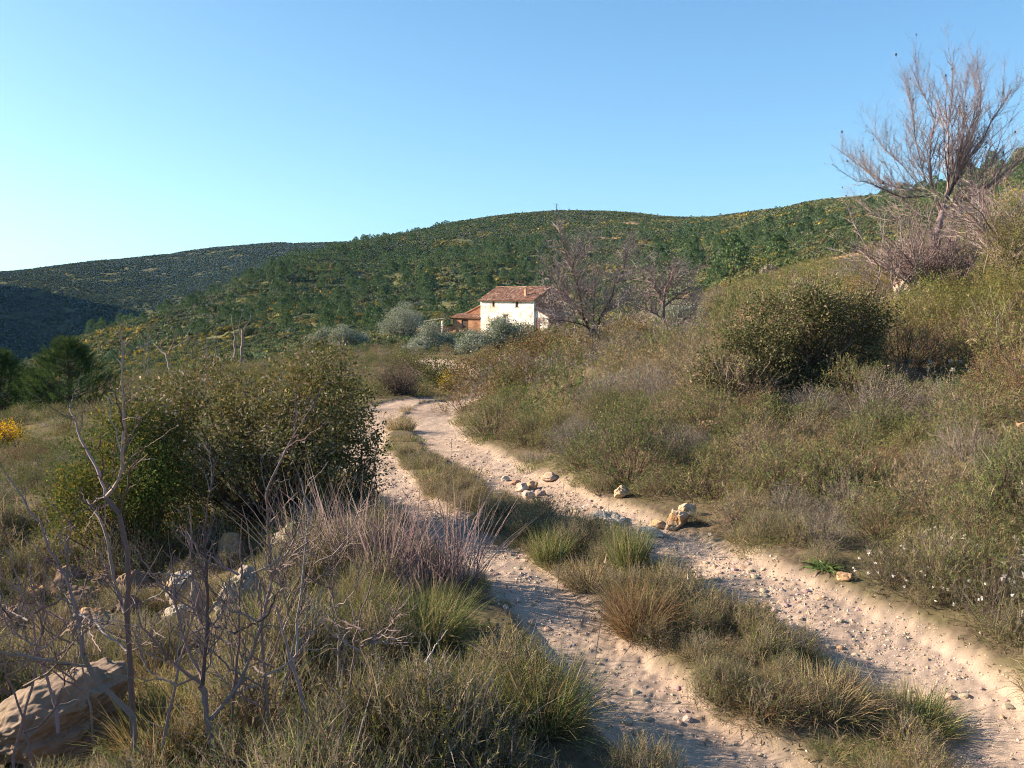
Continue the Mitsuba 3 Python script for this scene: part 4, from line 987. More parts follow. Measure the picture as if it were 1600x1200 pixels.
def bushes():
    A = lambda u, v, Y: at_depth(u, v, Y)
    def ground_at(u, Y):
        p = at_depth(u, 600, Y); return np.array([p[0], p[1], float(H(p[0], p[1]))])
    Y = 7.4
    bush('evergreen_oak_bush', 'big rounded brownish evergreen bush between the rocks and the left wheel track', 'bush',
         [(A(460, 672, Y), (.82, .85, .86)), (A(310, 690, Y), (.80, .8, .74)), (A(528, 650, Y + .1), (.47, .6, .64)), (A(400, 780, Y - .4), (.85, .6, .60)), (A(530, 745, Y), (.42, .5, .52)), (A(250, 700, Y), (.55, .6, .6))],
         ground_at(420, Y), 4600, 11, .031, KERMES, 201, twigs=200, shell=.6, spread=.045, sub=9)
    bush('evergreen_bush', 'bright green lower bush with yellowing leaves under the left side of the big bush', 'bush',
         [(A(190, 755, 6.7), (.45, .5, .55)), (A(140, 800, 6.6), (.36, .45, .40)), (A(230, 700, 6.9), (.42, .5, .42)), (A(260, 780, 6.6), (.45, .4, .5))],
         ground_at(200, 6.7), 1900, 12, .027, GREENS, 202, twigs=120, sub=7)
    r = rng(5)
    p = A(588, 690, 7.2)
    bush('leafy_spray', 'dark leafy spray reaching from the big bush over the left wheel track', 'branch', [(p, (.16, .12, .07)), (p + [-.14, 0, .05], (.12, .1, .08)), (A(570, 720, 7.2), (.1, .1, .14))], ground_at(540, 7.3), 60, 9, .028, DARKOAK, 203, twigs=12)
    Y = 11.3
    bush('evergreen_oak_bush', 'big dark brown evergreen bush on top of the right bank', 'bush',
         [(A(1310, 505, Y), (.66, .7, .50)), (A(1240, 500, Y), (.62, .7, .48)), (A(1180, 545, Y - .2), (.55, .6, .42)), (A(1340, 550, Y), (.36, .6, .42)), (A(1130, 585, Y - .3), (.42, .5, .3)), (A(1250, 560, Y - .2), (.6, .5, .40))],
         ground_at(1260, Y), 4000, 11, .034, DARKOAK, 204, twigs=240, shell=.6, spread=.055, sub=7)
    Y = 13.0
    bush('broom_bush', 'tall olive green bush filling the right edge below the bare tree', 'bush',
         [(A(1590, 440, Y), (.806, 1.040, 1.235)), (A(1530, 475, Y - .3), (.806, .910, .715)), (A(1590, 520, Y - .7), (.910, .910, .650)), (A(1480, 500, Y - .3), (.650, .780, .416))],
         ground_at(1575, Y), 4200, 12, .03, [[(4, (.19, .20, .06)), (2, (.25, .24, .075)), (1, (.28, .22, .11))], [(3, (.169, .143, .052)), (2, (.117, .137, .039)), (1, (.273, .202, .117))]], 205, aspect=.28, spread=.06, shell=.45, sub=7)
    bush('broom_bush', 'yellowish green low bush in front of the pale boulder', 'bush', [(A(1430, 490, 14.5), (.715, .780, .416)), (A(1490, 478, 15), (.650, .650, .390))], ground_at(1430, 14.5), 900, 11, .03, [[(3, (.182, .182, .039)), (2, (.247, .195, .065)), (1, (.130, .156, .039))]], 206, aspect=.28, spread=.06)
    bush('golden_grass_bush', 'golden brown dry bush left of the pale boulder', 'bush', [(A(1360, 468, 17.5), (.715, .650, .494))], ground_at(1360, 17.5), 700, 11, .03, [[(3, (.338, .215, .058)), (2, (.260, .182, .065)), (1, (.169, .156, .052))]], 207, aspect=.22, spread=.08)
    # brownish thickets between the track and the house
    for k, (u, v, Yb, rx, rz, lab) in enumerate([
            (870, 545, 26, 1.5, .8, 'rusty brown bramble thicket left of the forked almond'),
            (780, 575, 28, 1.3, .75, 'rusty brown bramble thicket in front of the pale olive trees'),
            (980, 530, 29, 1.2, .8, 'olive brown bush between the two old almonds'),
            (1000, 555, 25, .7, .4, 'low green bush at the foot of the forked almond'),
            (830, 600, 22, .9, .5, 'tangled brown bramble above the bend of the track')]):
        bush('bramble_thicket', lab, 'bush', [(A(u, v, Yb), (rx, rx, rz)), (A(u, v, Yb) + [rx * .6, .3, -rz * .2], (rx * .7, rx * .7, rz * .75)), (A(u, v, Yb) + [-rx * .6, -.3, -rz * .25], (rx * .7, rx * .7, rz * .7))],
             ground_at(u, Yb), 1100, 9, .06, [[(3, (.221, .130, .065)), (2, (.169, .137, .058)), (1, (.273, .195, .130))], [(3, (.156, .150, .052)), (2, (.195, .130, .072)), (1, (.260, .195, .130))]], 210 + k, spread=.12)
    # olive trees round the farm
    for k, (u, v, Yb, w, lab) in enumerate([
            (625, 508, 98, 2.9, 'large silvery olive tree left of the open shelter'),
            (642, 500, 106, 1.5, 'silvery olive tree partly behind the large one by the shelter'),
            (500, 540, 78, 1.55, 'darker of the two olive trees standing side by side above the big bush'),
            (542, 537, 76, 1.75, 'silvery right one of the two olive trees side by side above the big bush'),
            (676, 543, 66, 2.0, 'silvery olive tree with a dark trunk below the stone barn'),
            (655, 555, 64, 1.4, 'small olive tree beside the one with the dark trunk'),
            (752, 543, 58, 1.5, 'pale olive tree left of a pair below the white farmhouse'),
            (792, 533, 58, 1.7, 'pale olive tree right of a pair below the white farmhouse'),
            (1065, 505, 34, 1.0, 'grey green olive tree behind the small grey almond')]):
        c = A(u, v, Yb); g = ground_at(u, Yb)
        sc = w
        bush('olive_tree', lab, 'tree', [(c + [0, 0, .1 * sc], (sc, sc, sc * .8)), (c + [sc * .5, 0, -.1 * sc], (sc * .7, sc * .7, sc * .6)), (c + [-sc * .5, .2, -.15 * sc], (sc * .7, sc * .7, sc * .55))],
             g, 1300, 8, .15 if Yb > 40 else .09, OLIVES, 240 + k, branch=(.075, .062, .05), spread=.17, aspect=.4, twigs=60, shell=.6, sub=5)
    # dark green shrubs against the house wall
    for k, (u, v, Yb, w, lab) in enumerate([
            (780, 508, 108, 1.1, 'round dark shrub left of the farmhouse door'), (818, 520, 96, 1.8, 'dense bright green shrub under the farmhouse wall'),
            (800, 521, 98, 1.2, 'green shrub left of the dense one under the farmhouse wall'), (720, 533, 80, .9, 'green shrub in the yard below the stone barn'), (700, 540, 72, .8, 'low green weeds bush at the edge of the yard')]):
        c = A(u, v, Yb)
        bush('green_shrub', lab, 'shrub', [(c, (w, w, w * .62))], ground_at(u, Yb), 420, 8, .14, [[(3, (.052, .098, .026)), (2, (.072, .130, .029)), (1, (.104, .156, .039))]], 260 + k, spread=.16)
    c = A(735, 526, 96)
    bush('reed_clump', 'wide tan mound of dry reeds in front of the stone barn', 'reeds', [(c, (2.6, 1.4, .75))], ground_at(735, 96), 600, 8, .25, [[(3, (.325, .247, .130)), (2, (.260, .202, .098)), (1, (.182, .156, .065))]], 270, spread=.2, aspect=.12)
    # dark mound and grasses left of the bend
    bush('dry_bush', 'dark mauve twiggy bush left of the bend of the track', 'bush', [(A(622, 592, 25.5), (.715, .650, .520))], ground_at(622, 25.5), 700, 9, .05, [[(2, (.130, .098, .085)), (2, (.195, .143, .124)), (1, (.117, .104, .052))]], 271, aspect=.25, spread=.12)
    bush('green_bush', 'dark green bush behind the mauve twiggy one near the bend', 'bush', [(A(690, 582, 33), (1.170, 1.040, .546)), (A(640, 570, 36), (1.0, .8, .5))], ground_at(680, 34), 700, 9, .07, [[(3, (.078, .098, .033)), (2, (.130, .130, .046)), (1, (.195, .143, .052))]], 272, spread=.14)
    # brown-leaved small bush on the bank
    bush('brown_leaf_bush', 'small bush with withered brown leaves beside the grey thyme mound', 'bush', [(A(985, 685, 10.2), (.338, .325, .325))], ground_at(985, 10.2), 150, 10, .028, [[(3, (.195, .130, .091)), (2, (.260, .195, .143)), (1, (.130, .117, .052))]], 273, twigs=50)
    for k, (u, v, Yb, w, h, lab) in enumerate([
            (1395, 690, 8.7, .36, .27, 'small dark green leafy bush above the largest olive mound'), (1215, 662, 9.7, .38, .26, 'small dark green leafy bush under the left end of the big dark bush'),
            (1500, 610, 10.3, .42, .30, 'dark green leafy bush above the mauve dead stems'), (1130, 705, 9.2, .34, .25, 'dark leafy bush right of the grey thyme mound'),
            (955, 655, 12.3, .48, .32, 'dark leafy bush at the top of the inner bank above the grey brown mound'), (1580, 705, 7.6, .34, .28, 'dark leafy bush near the right edge above the white stone'),
            (890, 700, 11.3, .36, .28, 'green leafy bush over the track near the bend'), (1310, 770, 7.3, .30, .22, 'small dark leafy bush between the olive mounds of the bank')]):
        bush('leafy_bush', lab, 'bush', [(A(u, v, Yb), (w, w, h)), (A(u, v, Yb) + [w * .6, 0, -.04], (w * .6, w * .6, h * .8))], ground_at(u, Yb), 420, 10, .026, [[(3, (.065, .095, .036)), (2, (.10, .125, .05)), (1, (.17, .15, .08))], [(3, (.09, .12, .045)), (2, (.15, .16, .06)), (1, (.2, .16, .1))]], 280 + k, twigs=60, sub=3)
    bush('gorse_bush', 'bright yellow flowering gorse bush at the left edge', 'bush', [(A(5, 683, 15), (.286, .390, .260))], ground_at(5, 15), 220, 10, .035, [[(4, (.806, .468, .019)), (1, (.208, .195, .039))]], 274, spread=.05)
    bush('gorse_bush', 'small yellow flowering shrub at the edge of the yard near the bend', 'bush', [(A(699, 598, 29), (.286, .390, .338))], ground_at(699, 29), 120, 10, .05, [[(3, (.546, .377, .026)), (2, (.156, .156, .039))]], 275, spread=.07)
bushes()

def big_pine(u, v_top, v_bot, Y, width, label, seed):
    """A young pine near enough to show its needles: branch whorls carrying needle brushes."""
    r = rng(seed); key = key_of('pine_tree')
    top, bot = at_depth(u, v_top, Y), at_depth(u, v_bot, Y)
    x, y = top[0], top[1]
    gz = min(float(H(x, y)), bot[2])
    h = top[2] - gz
    n = 900
    z = r.uniform(0.10, 1.0, n); a = r.uniform(0, 6.28, n)
    prof = width * np.clip(1 - z, 0, 1) ** 0.62 * np.clip(z * 4, .4, 1) + .05
    lump = .6 + .8 * meshkit.fbm(np.stack([np.cos(a) * 1.8, np.sin(a) * 1.8, z * 6], -1) + seed, 2, 3)
    q = prof * lump * r.uniform(.35, 1, n) ** .6
    c = np.stack([x + q * np.cos(a), y + q * np.sin(a), gz + h * z * .95], 1)
    d = unit(np.stack([np.cos(a) * .6, np.sin(a) * .6, np.full(n, .75)], 1) + .3 * r.standard_normal((n, 3)))
    m = 70
    t = r.uniform(-.5, .6, (n, m, 1))
    base = (c[:, None] + d[:, None] * t * .42).reshape(-1, 3)
    nd = unit(np.repeat(d, m, 0) * 1.0 + .62 * r.standard_normal((n * m, 3)))
    mb = MB()
    col = np.repeat(pick(r, [(3, (.065, .11, .038)), (3, (.05, .085, .032)), (2, (.10, .145, .048))], n, .15), m, 0)
    sd = unit(np.cross(nd, np.repeat(np.stack([np.cos(a), np.sin(a), .4 + 0 * a], 1), m, 0) + .5 * r.standard_normal(nd.shape)))
    L = r.uniform(.09, .17, (n * m, 1))
    vv = np.stack([base - sd * .006, base + sd * .006, base + nd * L], 1)
    mb.add(vv, np.arange(3 * n * m).reshape(-1, 3), np.repeat(col, 3, 0))
    scene[key + '__crown'] = mb.ply('mat_dense')
    tb = MB()
    tubes(tb, [[[x, y, gz - .2], [x, y, gz + h * .5], [x, y, gz + h * .97]]], [[.10, .06, .01]], (.10, .075, .06), 6)
    scene[key + '__trunk'] = tb.ply('mat_bark', smooth=True)
    bb = MB()
    i = r.choice(n, 240, replace=False)
    s = np.stack([np.full(240, x), np.full(240, y), c[i, 2] - q[i] * .45], 1)
    tubes(bb, np.stack([s, (s + c[i]) / 2 - [0, 0, .04], c[i]], 1), np.array([[.02, .013, .005]]).repeat(240, 0), (.10, .08, .06), 3)
    scene[key + '__branches'] = bb.ply('mat_bark'); tag(key + '__branches', kind='stuff')
    tag(key, label, 'pine tree')
big_pine(103, 524, 700, 30, 2.7, 'full green young pine standing beyond the grass at the left', 301)
big_pine(-5, 545, 700, 31, 2.5, 'young pine cut by the left edge beyond the yellow gorse', 302)
big_pine(48, 575, 700, 33, 2.0, 'lower young pine between the two taller pines at the left', 303)

# ---------------------------------------------------------------- stones
STONE = [(3, (.45, .36, .29)), (2, (.38, .29, .225)), (1, (.53, .45, .37)), (.6, (.40, .26, .16))]
ROCKS = []
def stone(label, u, v, w, h, seed, col=None, name='stone', cat='stone', sub=4, rough=.3, cuts=6, depth=1.0, sink=.35, grp=None, tilt=0.0, lichen=None):
    """A stone whose foot is seen at (u, v) and which is w x h pixels of the photograph."""
    r = rng(seed)
    p = hit(u, v)
    s = (p[1]) / FPX
    sv, f = blob(r, sub, rough, (1, depth, 1), 1.3, seed, cuts)
    sv = sv / np.abs(sv).max(0) * np.array([w * s / 2, w * s / 2 * depth, h * s * (0.5 + sink / 2)])
    c, sn = math.cos(tilt), math.sin(tilt)
    sv = np.stack([sv[:, 0] * c - sv[:, 2] * sn, sv[:, 1], sv[:, 0] * sn + sv[:, 2] * c], 1)
    sv = sv + p + np.array([0, w * s * .25 * depth, h * s * (0.5 - sink / 2)])
    k = col if col is not None else pick(r, STONE, 1, .08)[0]
    n1, n2 = meshkit.fbm(sv * 9, 4, seed)[:, None], meshkit.fbm(sv * 30, 3, seed + 1)[:, None]
    cc = np.asarray(k) * (0.6 + .5 * n1 + .35 * n2)
    cc = cc * (1 - np.clip((n1 - .55) * 5, 0, 1)) + np.array(lichen if lichen is not None else (.40, .24, .12)) * (.7 + .6 * n2) * np.clip((n1 - .55) * 5, 0, 1)
    ROCKS.append((p[0], p[1] + w * s * .25 * depth, w * s * .5))
    key = key_of(name)
    scene[key] = mikit.ply((sv, f), 'mat_earth', smooth=35 if sub < 0 else True, color=np.clip(cc, .02, .85))
    tag(key, label, cat, grp)
PALE_ST, DARK_ST = (.46, .39, .31), (.16, .115, .085)
def stones():
    stone('large pale boulder among the bare saplings in the left foreground', 372, 985, 84, 100, 1, (.29, .245, .20), 'boulder', 'boulder', 5, .42, 9, .9, .3, lichen=(.17, .14, .10))
    stone('upright narrow pale slab beside the large boulder', 312, 985, 32, 84, 2, (.30, .24, .20), 'rock_slab', 'rock', 5, .4, 8, .8, .3, tilt=.12, lichen=(.18, .13, .1))
    stone('grey shaded boulder left of the upright slab', 278, 948, 60, 62, 3, (.30, .26, .22), 'boulder', 'boulder', 4, .3, 6)
    stone('flat pale stone lying under the grey shaded boulder', 275, 985, 62, 36, 4, (.40, .34, .26), sub=4)
    stone('mossy rounded rock under the right side of the big bush', 450, 872, 60, 56, 5, (.30, .26, .19), 'boulder', 'boulder', 5, .3, 5, 1, .35, lichen=(.13, .12, .04))
    stone('reddish rock between the big bush and the pale boulder', 360, 880, 66, 48, 6, (.30, .19, .13), sub=4, name='boulder', cat='boulder')
    stone('huge sloping slab of pale rock at the bottom left corner', 60, 1195, 290, 125, 7, (.235, .18, .14), 'rock_slab', 'rock', 6, .34, 7, .8, .5, tilt=.38, lichen=(.22, .17, .12))
    stone('pale rock ledge behind the huge sloping slab', 150, 1010, 130, 60, 8, (.25, .19, .15), 'rock_slab', 'rock', 5, .4, 6, .8, .4)
    for k, (u, v, w, h) in enumerate([(100, 935, 70, 50), (45, 955, 60, 42), (25, 985, 50, 40), (160, 930, 60, 44), (205, 940, 60, 48), (120, 965, 80, 46), (70, 905, 46, 34), (190, 985, 70, 50), (240, 1000, 50, 36)]):
        stone(['dark brown rock at the top of the rubble heap left of the boulders', 'dark brown rock at the left of the rubble heap', 'leftmost low dark rock of the rubble heap', 'dark rock of the rubble heap nearest the bright green bush', 'dark brown rock at the upper right of the rubble heap', 'broad dark rock in the middle of the rubble heap', 'small dark rock lying above the rubble heap', 'broad dark rock at the foot of the rubble heap', 'flat dark rock at the right foot of the rubble heap'][k], u, v, w, h, 20 + k, (.17, .12, .09), 'rubble_rock', 'rock', 4, .32, 7, .9, .35, 'rocks of the rubble heap')
    stone('orange topped rock at the right edge of the track', 1060, 826, 40, 28, 40, (.42, .32, .23), lichen=(.38, .22, .11))
    stone('pale stone lodged behind the orange topped rock', 1075, 806, 30, 20, 41, (.50, .43, .34))
    stone('low white outcrop in the middle of the right wheel track', 952, 822, 70, 15, 42, (.50, .42, .34), 'rock_outcrop', 'rock', 5, .5, 5, 1.5, .75, lichen=(.38, .30, .22))
    stone('small white stone below the orange topped rock', 1057, 828, 14, 9, 43, (.60, .52, .42), sub=3)
    stone('flat pale stone in the track right of the white outcrop', 1018, 838, 44, 12, 44, (.55, .45, .36), sub=4)
    stone('orange flat stone left of the orange topped rock', 1030, 826, 36, 10, 45, (.42, .29, .19), sub=4)
    stone('tan stone at the foot of the bank above the white outcrop', 972, 779, 26, 20, 46, (.42, .33, .22), sub=4)
    for k, (u, v, w, h) in enumerate([(815, 768, 26, 12), (833, 764, 22, 12), (826, 780, 24, 12), (845, 775, 20, 10), (862, 752, 34, 12), (805, 758, 20, 9), (838, 788, 16, 8), (790, 752, 14, 8), (855, 790, 14, 8)]):
        stone(['leftmost stone of the middle row in the rough patch of the track', 'stone in the middle of the rough patch of the track', 'lower stone of the rough patch of the track', 'right stone of the middle row in the rough patch of the track', 'flat stone at the far right of the rough patch in the track', 'upper left stone of the rough patch in the track', 'nearest small stone of the rough patch in the track', 'small stone set apart left of the rough patch in the track', 'small stone right below the rough patch in the track'][k], u, v, w, h, 60 + k, None, 'track_stone', 'stone', 3, .35, 7, 1, .5, 'stones of the rough patch in the track')
    stone('pale orange stone showing through the shrubs of the right bank', 1112, 672, 32, 16, 47, (.48, .33, .22), sub=4)
    stone('dark brown stone beside the grey thyme mound', 1032, 680, 30, 22, 48, (.22, .15, .11), sub=4)
    stone('pale boulder at the foot of the tall almond', 1422, 468, 40, 34, 49, (.50, .42, .35), 'boulder', 'boulder', 5, .45, 6, 1, .25)
    stone('white stone cut by the right edge of the bank', 1604, 785, 26, 36, 50, (.60, .52, .44), 'boulder', 'boulder')
    stone('small orange stone at the edge of the track below the rosette plant', 1322, 908, 26, 14, 51, (.46, .29, .17), sub=4)
    stone('brown stone among the white flowered shrubs', 1572, 900, 44, 26, 52, (.36, .22, .14), sub=4)
    stone('pinkish stone lying in the left wheel track', 808, 942, 13, 9, 53, (.52, .40, .33), sub=3)
    stone('small grey pink stone left of the pinkish one in the track', 790, 952, 10, 7, 54, (.44, .36, .31), sub=3)
    for k, (u, v, w, h, lab) in enumerate([(1295, 400, 26, 14, 'reddish rock face high on the slope left of the tall almond'), (1340, 394, 30, 10, 'reddish ledge of rock on the slope left of the tall almond'), (1075, 470, 24, 12, 'pale rock behind the small grey almond'), (1100, 475, 26, 10, 'pale rock ledge right of the small grey almond')]):
        stone(lab, u, v, w, h, 55 + k, (.42, .26, .2), 'rock_outcrop', 'rock', 4, .4, 6)
stones()

def gravel():
    r = rng(909)
    protos = []
    for k in range(6):
        v, f = blob(r, 1, .3, (1, r.uniform(.7, 1), r.uniform(.4, .8)), 1.4, k, 4)
        c = pick(r, STONE, 1, .12)
        group(f'proto_pebble_{k}', rock=mikit.ply((v, f), 'mat_earth', smooth=False, color=np.repeat(c, len(v), 0)))
        protos.append(f'proto_pebble_{k}')
    n = 60000
    th, q = np.radians(r.uniform(-36, 36, n)), np.sqrt(r.uniform(2.3 ** 2, 15 ** 2, n))
    x, y = q * np.sin(th), q * np.cos(th)
    m = road_mask(x, y)[0]
    nn = meshkit.fbm(np.stack([x * 1.3, y * 1.3, 0 * x], -1), 3, 77)
    s = 0.0045 * (1 - r.random(n)) ** -0.6
    s = np.minimum(s, .03)
    keep = (r.random(n) < m * np.clip((nn - .30) * 4, .08, 1) * np.clip(1.4 - q / 14, .2, 1)) & (s * FPX / q > 0.7)
    x, y, s = x[keep], y[keep], s[keep]
    z = H(x, y)
    for i in range(min(len(x), 9000)):
        place(f'gravel__{i:05d}', protos[int(r.integers(6))], mat4([x[i], y[i], z[i] + s[i] * .05], r.uniform(0, 6.28), s[i]))
    tag('gravel', 'pinkish gravel and pebbles strewn over the wheel tracks', 'gravel', kind='stuff')
    m0 = 150000
    th, q = np.radians(r.uniform(-36, 36, m0)), 2.3 * (13 / 2.3) ** r.random(m0)
    x, y = q * np.sin(th), q * np.cos(th)
    nn = meshkit.fbm(np.stack([x * 2.1, y * 2.1, 0 * x], -1), 3, 79)
    k = r.random(m0) < road_mask(x, y)[0] * np.clip((nn - .25) * 3, .1, 1) * .8
    x, y, q = x[k], y[k], q[k]; n = len(x)
    s = np.minimum(.0035 * (1 - r.random(n)) ** -.4, .014) * np.clip(q / 5, .8, 1.6)
    o = np.array([[1, 0, 0], [-1, 0, 0], [0, 1, 0], [0, -1, 0], [0, 0, 1], [0, 0, -1.0]])
    of = np.array([[0, 2, 4], [2, 1, 4], [1, 3, 4], [3, 0, 4], [2, 0, 5], [1, 2, 5], [3, 1, 5], [0, 3, 5]])
    a = r.uniform(0, 6.28, n)
    R = np.stack([np.stack([np.cos(a), -np.sin(a)], -1), np.stack([np.sin(a), np.cos(a)], -1)], -2)
    v = o[None] * r.uniform(.6, 1.3, (n, 6, 1)) * np.array([1, .8, .65]) + .2 * r.standard_normal((n, 6, 3))
    v = np.concatenate([np.einsum('nij,nkj->nki', R, v[..., :2]), v[..., 2:]], -1) * s[:, None, None] + np.stack([x, y, H(x, y) + s * .1], -1)[:, None]
    gb = MB(); gb.add(v, (of[None] + (np.arange(n) * 6)[:, None, None]).reshape(-1, 3), np.repeat(pick(r, STONE, n, .16), 6, 0))
    scene['fine_gravel'] = gb.ply('mat_earth')
    tag('fine_gravel', 'fine pink grit lying over the wheel tracks', 'gravel', kind='stuff')
    # dead leaves and twig bits on the ground
    n = 26000
    th, q = np.radians(r.uniform(-36, 36, n)), r.uniform(2.3, 12, n)
    x, y = q * np.sin(th), q * np.cos(th)
    m = road_mask(x, y)[0]
    keep = r.random(n) < np.where(m > .5, .30 * (meshkit.fbm(np.stack([x, y, 0 * x], -1) * 1.7, 3, 78) > .5), 1)
    x, y = x[keep], y[keep]; n = len(x)
    mb = MB()
    leaves(mb, r, np.stack([x, y, H(x, y) + .006], 1), r.uniform(.012, .04, n), pick(r, [(3, (.16, .11, .07)), (2, (.24, .18, .11)), (1, (.10, .08, .05))], n), .22, 3.0)
    scene['leaf_litter'] = mb.ply('mat_leaf')
    tag('leaf_litter', 'dead leaves and bits of twig scattered along the track edges', 'litter', kind='stuff')
gravel()
# ---------------------------------------------------------------- shrubs of the banks and slopes, one by one
def where_words(u, v, x, y):
    marks = [('the orange topped rock', 1060, 815), ('the big dark bush', 1255, 590), ('the rosette plant', 1290, 885), ('the pale dead sapling', 1560, 585), ('the forked almond', 936, 556),
             ('the grey thyme mound', 1080, 715), ('the bend of the track', 690, 640), ('the pale boulder', 1420, 465), ('the white flowered shrubs', 1480, 930),
             ('the left wheel track', 640, 830), ('the big rounded bush', 330, 860), ('the yellow gorse at the left edge', 10, 690), ('the green pine', 100, 690), ('the largest olive mound', 1350, 790),
             ('the small grey almond', 1040, 552), ('the brown leaved bush', 985, 710), ('the olive tree with the dark trunk', 680, 570), ('the mauve dead stems', 1500, 650), ('the tan stone', 970, 780), ('the rubble heap', 110, 930)]
    k = int(np.argmin([math.hypot(u - a, v - b) for _, a, b in marks]))
    m, a, b = marks[k]
    side = ('right of' if u > a else 'left of') if abs(u - a) > abs(v - b) else ('below' if v > b else 'above')
    return f'{side} {m}'

QUEUE = []
def shrub(kind, x, y, s, r, label=None, grp=None, sz=None, sink=.06):
    z = float(H(x, y))
    u, v, w = project(np.array([x, y, z]))
    vis = bool(seen(np.array([x]), np.array([y]), .35 * s)[0]) and -60 < u < 1660
    QUEUE.append((1e9 if label else s / float(w) * (1 if vis else .001), kind, x, y, z, s, sz, sink, label, grp, float(u), float(v), int(r.integers(3)), float(r.uniform(0, 6.28))))
def plant_queue():
    """The 300 shrubs that show largest are things of their own, the rest one mass."""
    names = {'olive': ('heath_shrub', 'olive green fine leaved shrub'), 'green': ('rosemary_shrub', 'dense dark green shrub'), 'dry': ('dry_shrub', 'straw brown half dry shrub'),
             'yellow': ('broom_shrub', 'yellowish green fine stemmed shrub'), 'grey': ('thyme_shrub', 'grey twiggy thyme shrub'), 'brown': ('withered_shrub', 'withered rusty brown shrub')}
    said = {}
    nth = ['', 'second ', 'third ', 'fourth ', 'fifth ', 'sixth ', 'seventh ', 'eighth ', 'ninth ', 'tenth ', 'eleventh ', 'twelfth ', 'thirteenth ', 'fourteenth ', 'fifteenth ']
    for i, (rank, kind, x, y, z, s, sz, sink, label, grp, u, v, pk, yaw) in enumerate(sorted(QUEUE, key=lambda q: -q[0])):
        m = mat4([x, y, z - sink * s], yaw, s, normal(x, y, .4) * np.array([.5, .5, 1]), sz)
        if i >= 300:
            place(f'low_scrub__{i:05d}', HEATH[kind][pk] + '_far', m); continue
        key = key_of(names[kind][0])
        place(key, HEATH[kind][pk] + ('_far' if y > 14 else ''), m)
        if not label:
            w = where_words(u, v, x, y); k = (kind, w); n = said.get(k, 0); said[k] = n + 1
            label = (nth[min(n, 14)] or 'nearest ') + f'{names[kind][1]} {w}'
        tag(key, label, 'shrub', grp)
    tag('low_scrub', 'low mixed scrub of small olive, straw and grey shrubs on the farther slopes', 'scrub', kind='stuff')

LANDMARKS = [  # (kind, u, v of the foot, width in px, height in px, label)
 ('grey', 1075, 724, 120, 62, 'grey thyme mound on the bank beside two small stones'),
 ('grey', 1290, 662, 120, 56, 'pale grey cushion shrub below the big dark bush'),
 ('brown', 1195, 660, 90, 50, 'rusty brown cushion left of the pale grey one below the dark bush'),
 ('olive', 1350, 800, 210, 130, 'largest olive mound in the middle of the right bank'),
 ('olive', 1235, 800, 170, 110, 'olive mound left of the largest one on the right bank'),
 ('dry', 1490, 820, 190, 120, 'straw coloured mound right of the largest olive one'),
 ('olive', 1560, 870, 170, 120, 'olive brown mound near the right edge above the white flowers'),
 ('olive', 1400, 850, 160, 90, 'low olive mound under the largest one'),
 ('dry', 1170, 830, 120, 70, 'dry mound at the track edge right of the orange topped rock'),
 ('olive', 1190, 700, 130, 70, 'olive cushion above the mounds in the middle of the bank'),
 ('grey', 1500, 660, 130, 80, 'mauve grey tuft of dead stems on the upper bank'),
 ('olive', 1440, 640, 110, 55, 'olive cushion in the shade right of the big dark bush'),
 ('green', 1395, 700, 130, 70, 'dark green cushion above the largest olive mound'),
 ('olive', 1540, 720, 150, 90, 'olive cushion in front of the mauve dead stems'),
 ('green', 840, 672, 90, 52, 'bright green grassy mound at the inner side of the bend'),
 ('dry', 770, 672, 90, 46, 'straw mound at the inner edge of the bend'),
 ('grey', 920, 720, 110, 66, 'grey brown mound over the track above the tan stone'),
 ('olive', 1040, 780, 110, 60, 'olive mound at the foot of the bank beside the tan stone'),
 ('grey', 960, 625, 130, 52, 'mauve grey heath at the top of the inner bank'),
 ('brown', 800, 690, 56, 40, 'rusty brown tuft at the track edge on the bend'),
 ('olive', 800, 640, 110, 50, 'pale olive mound above the straw one at the bend'),
]
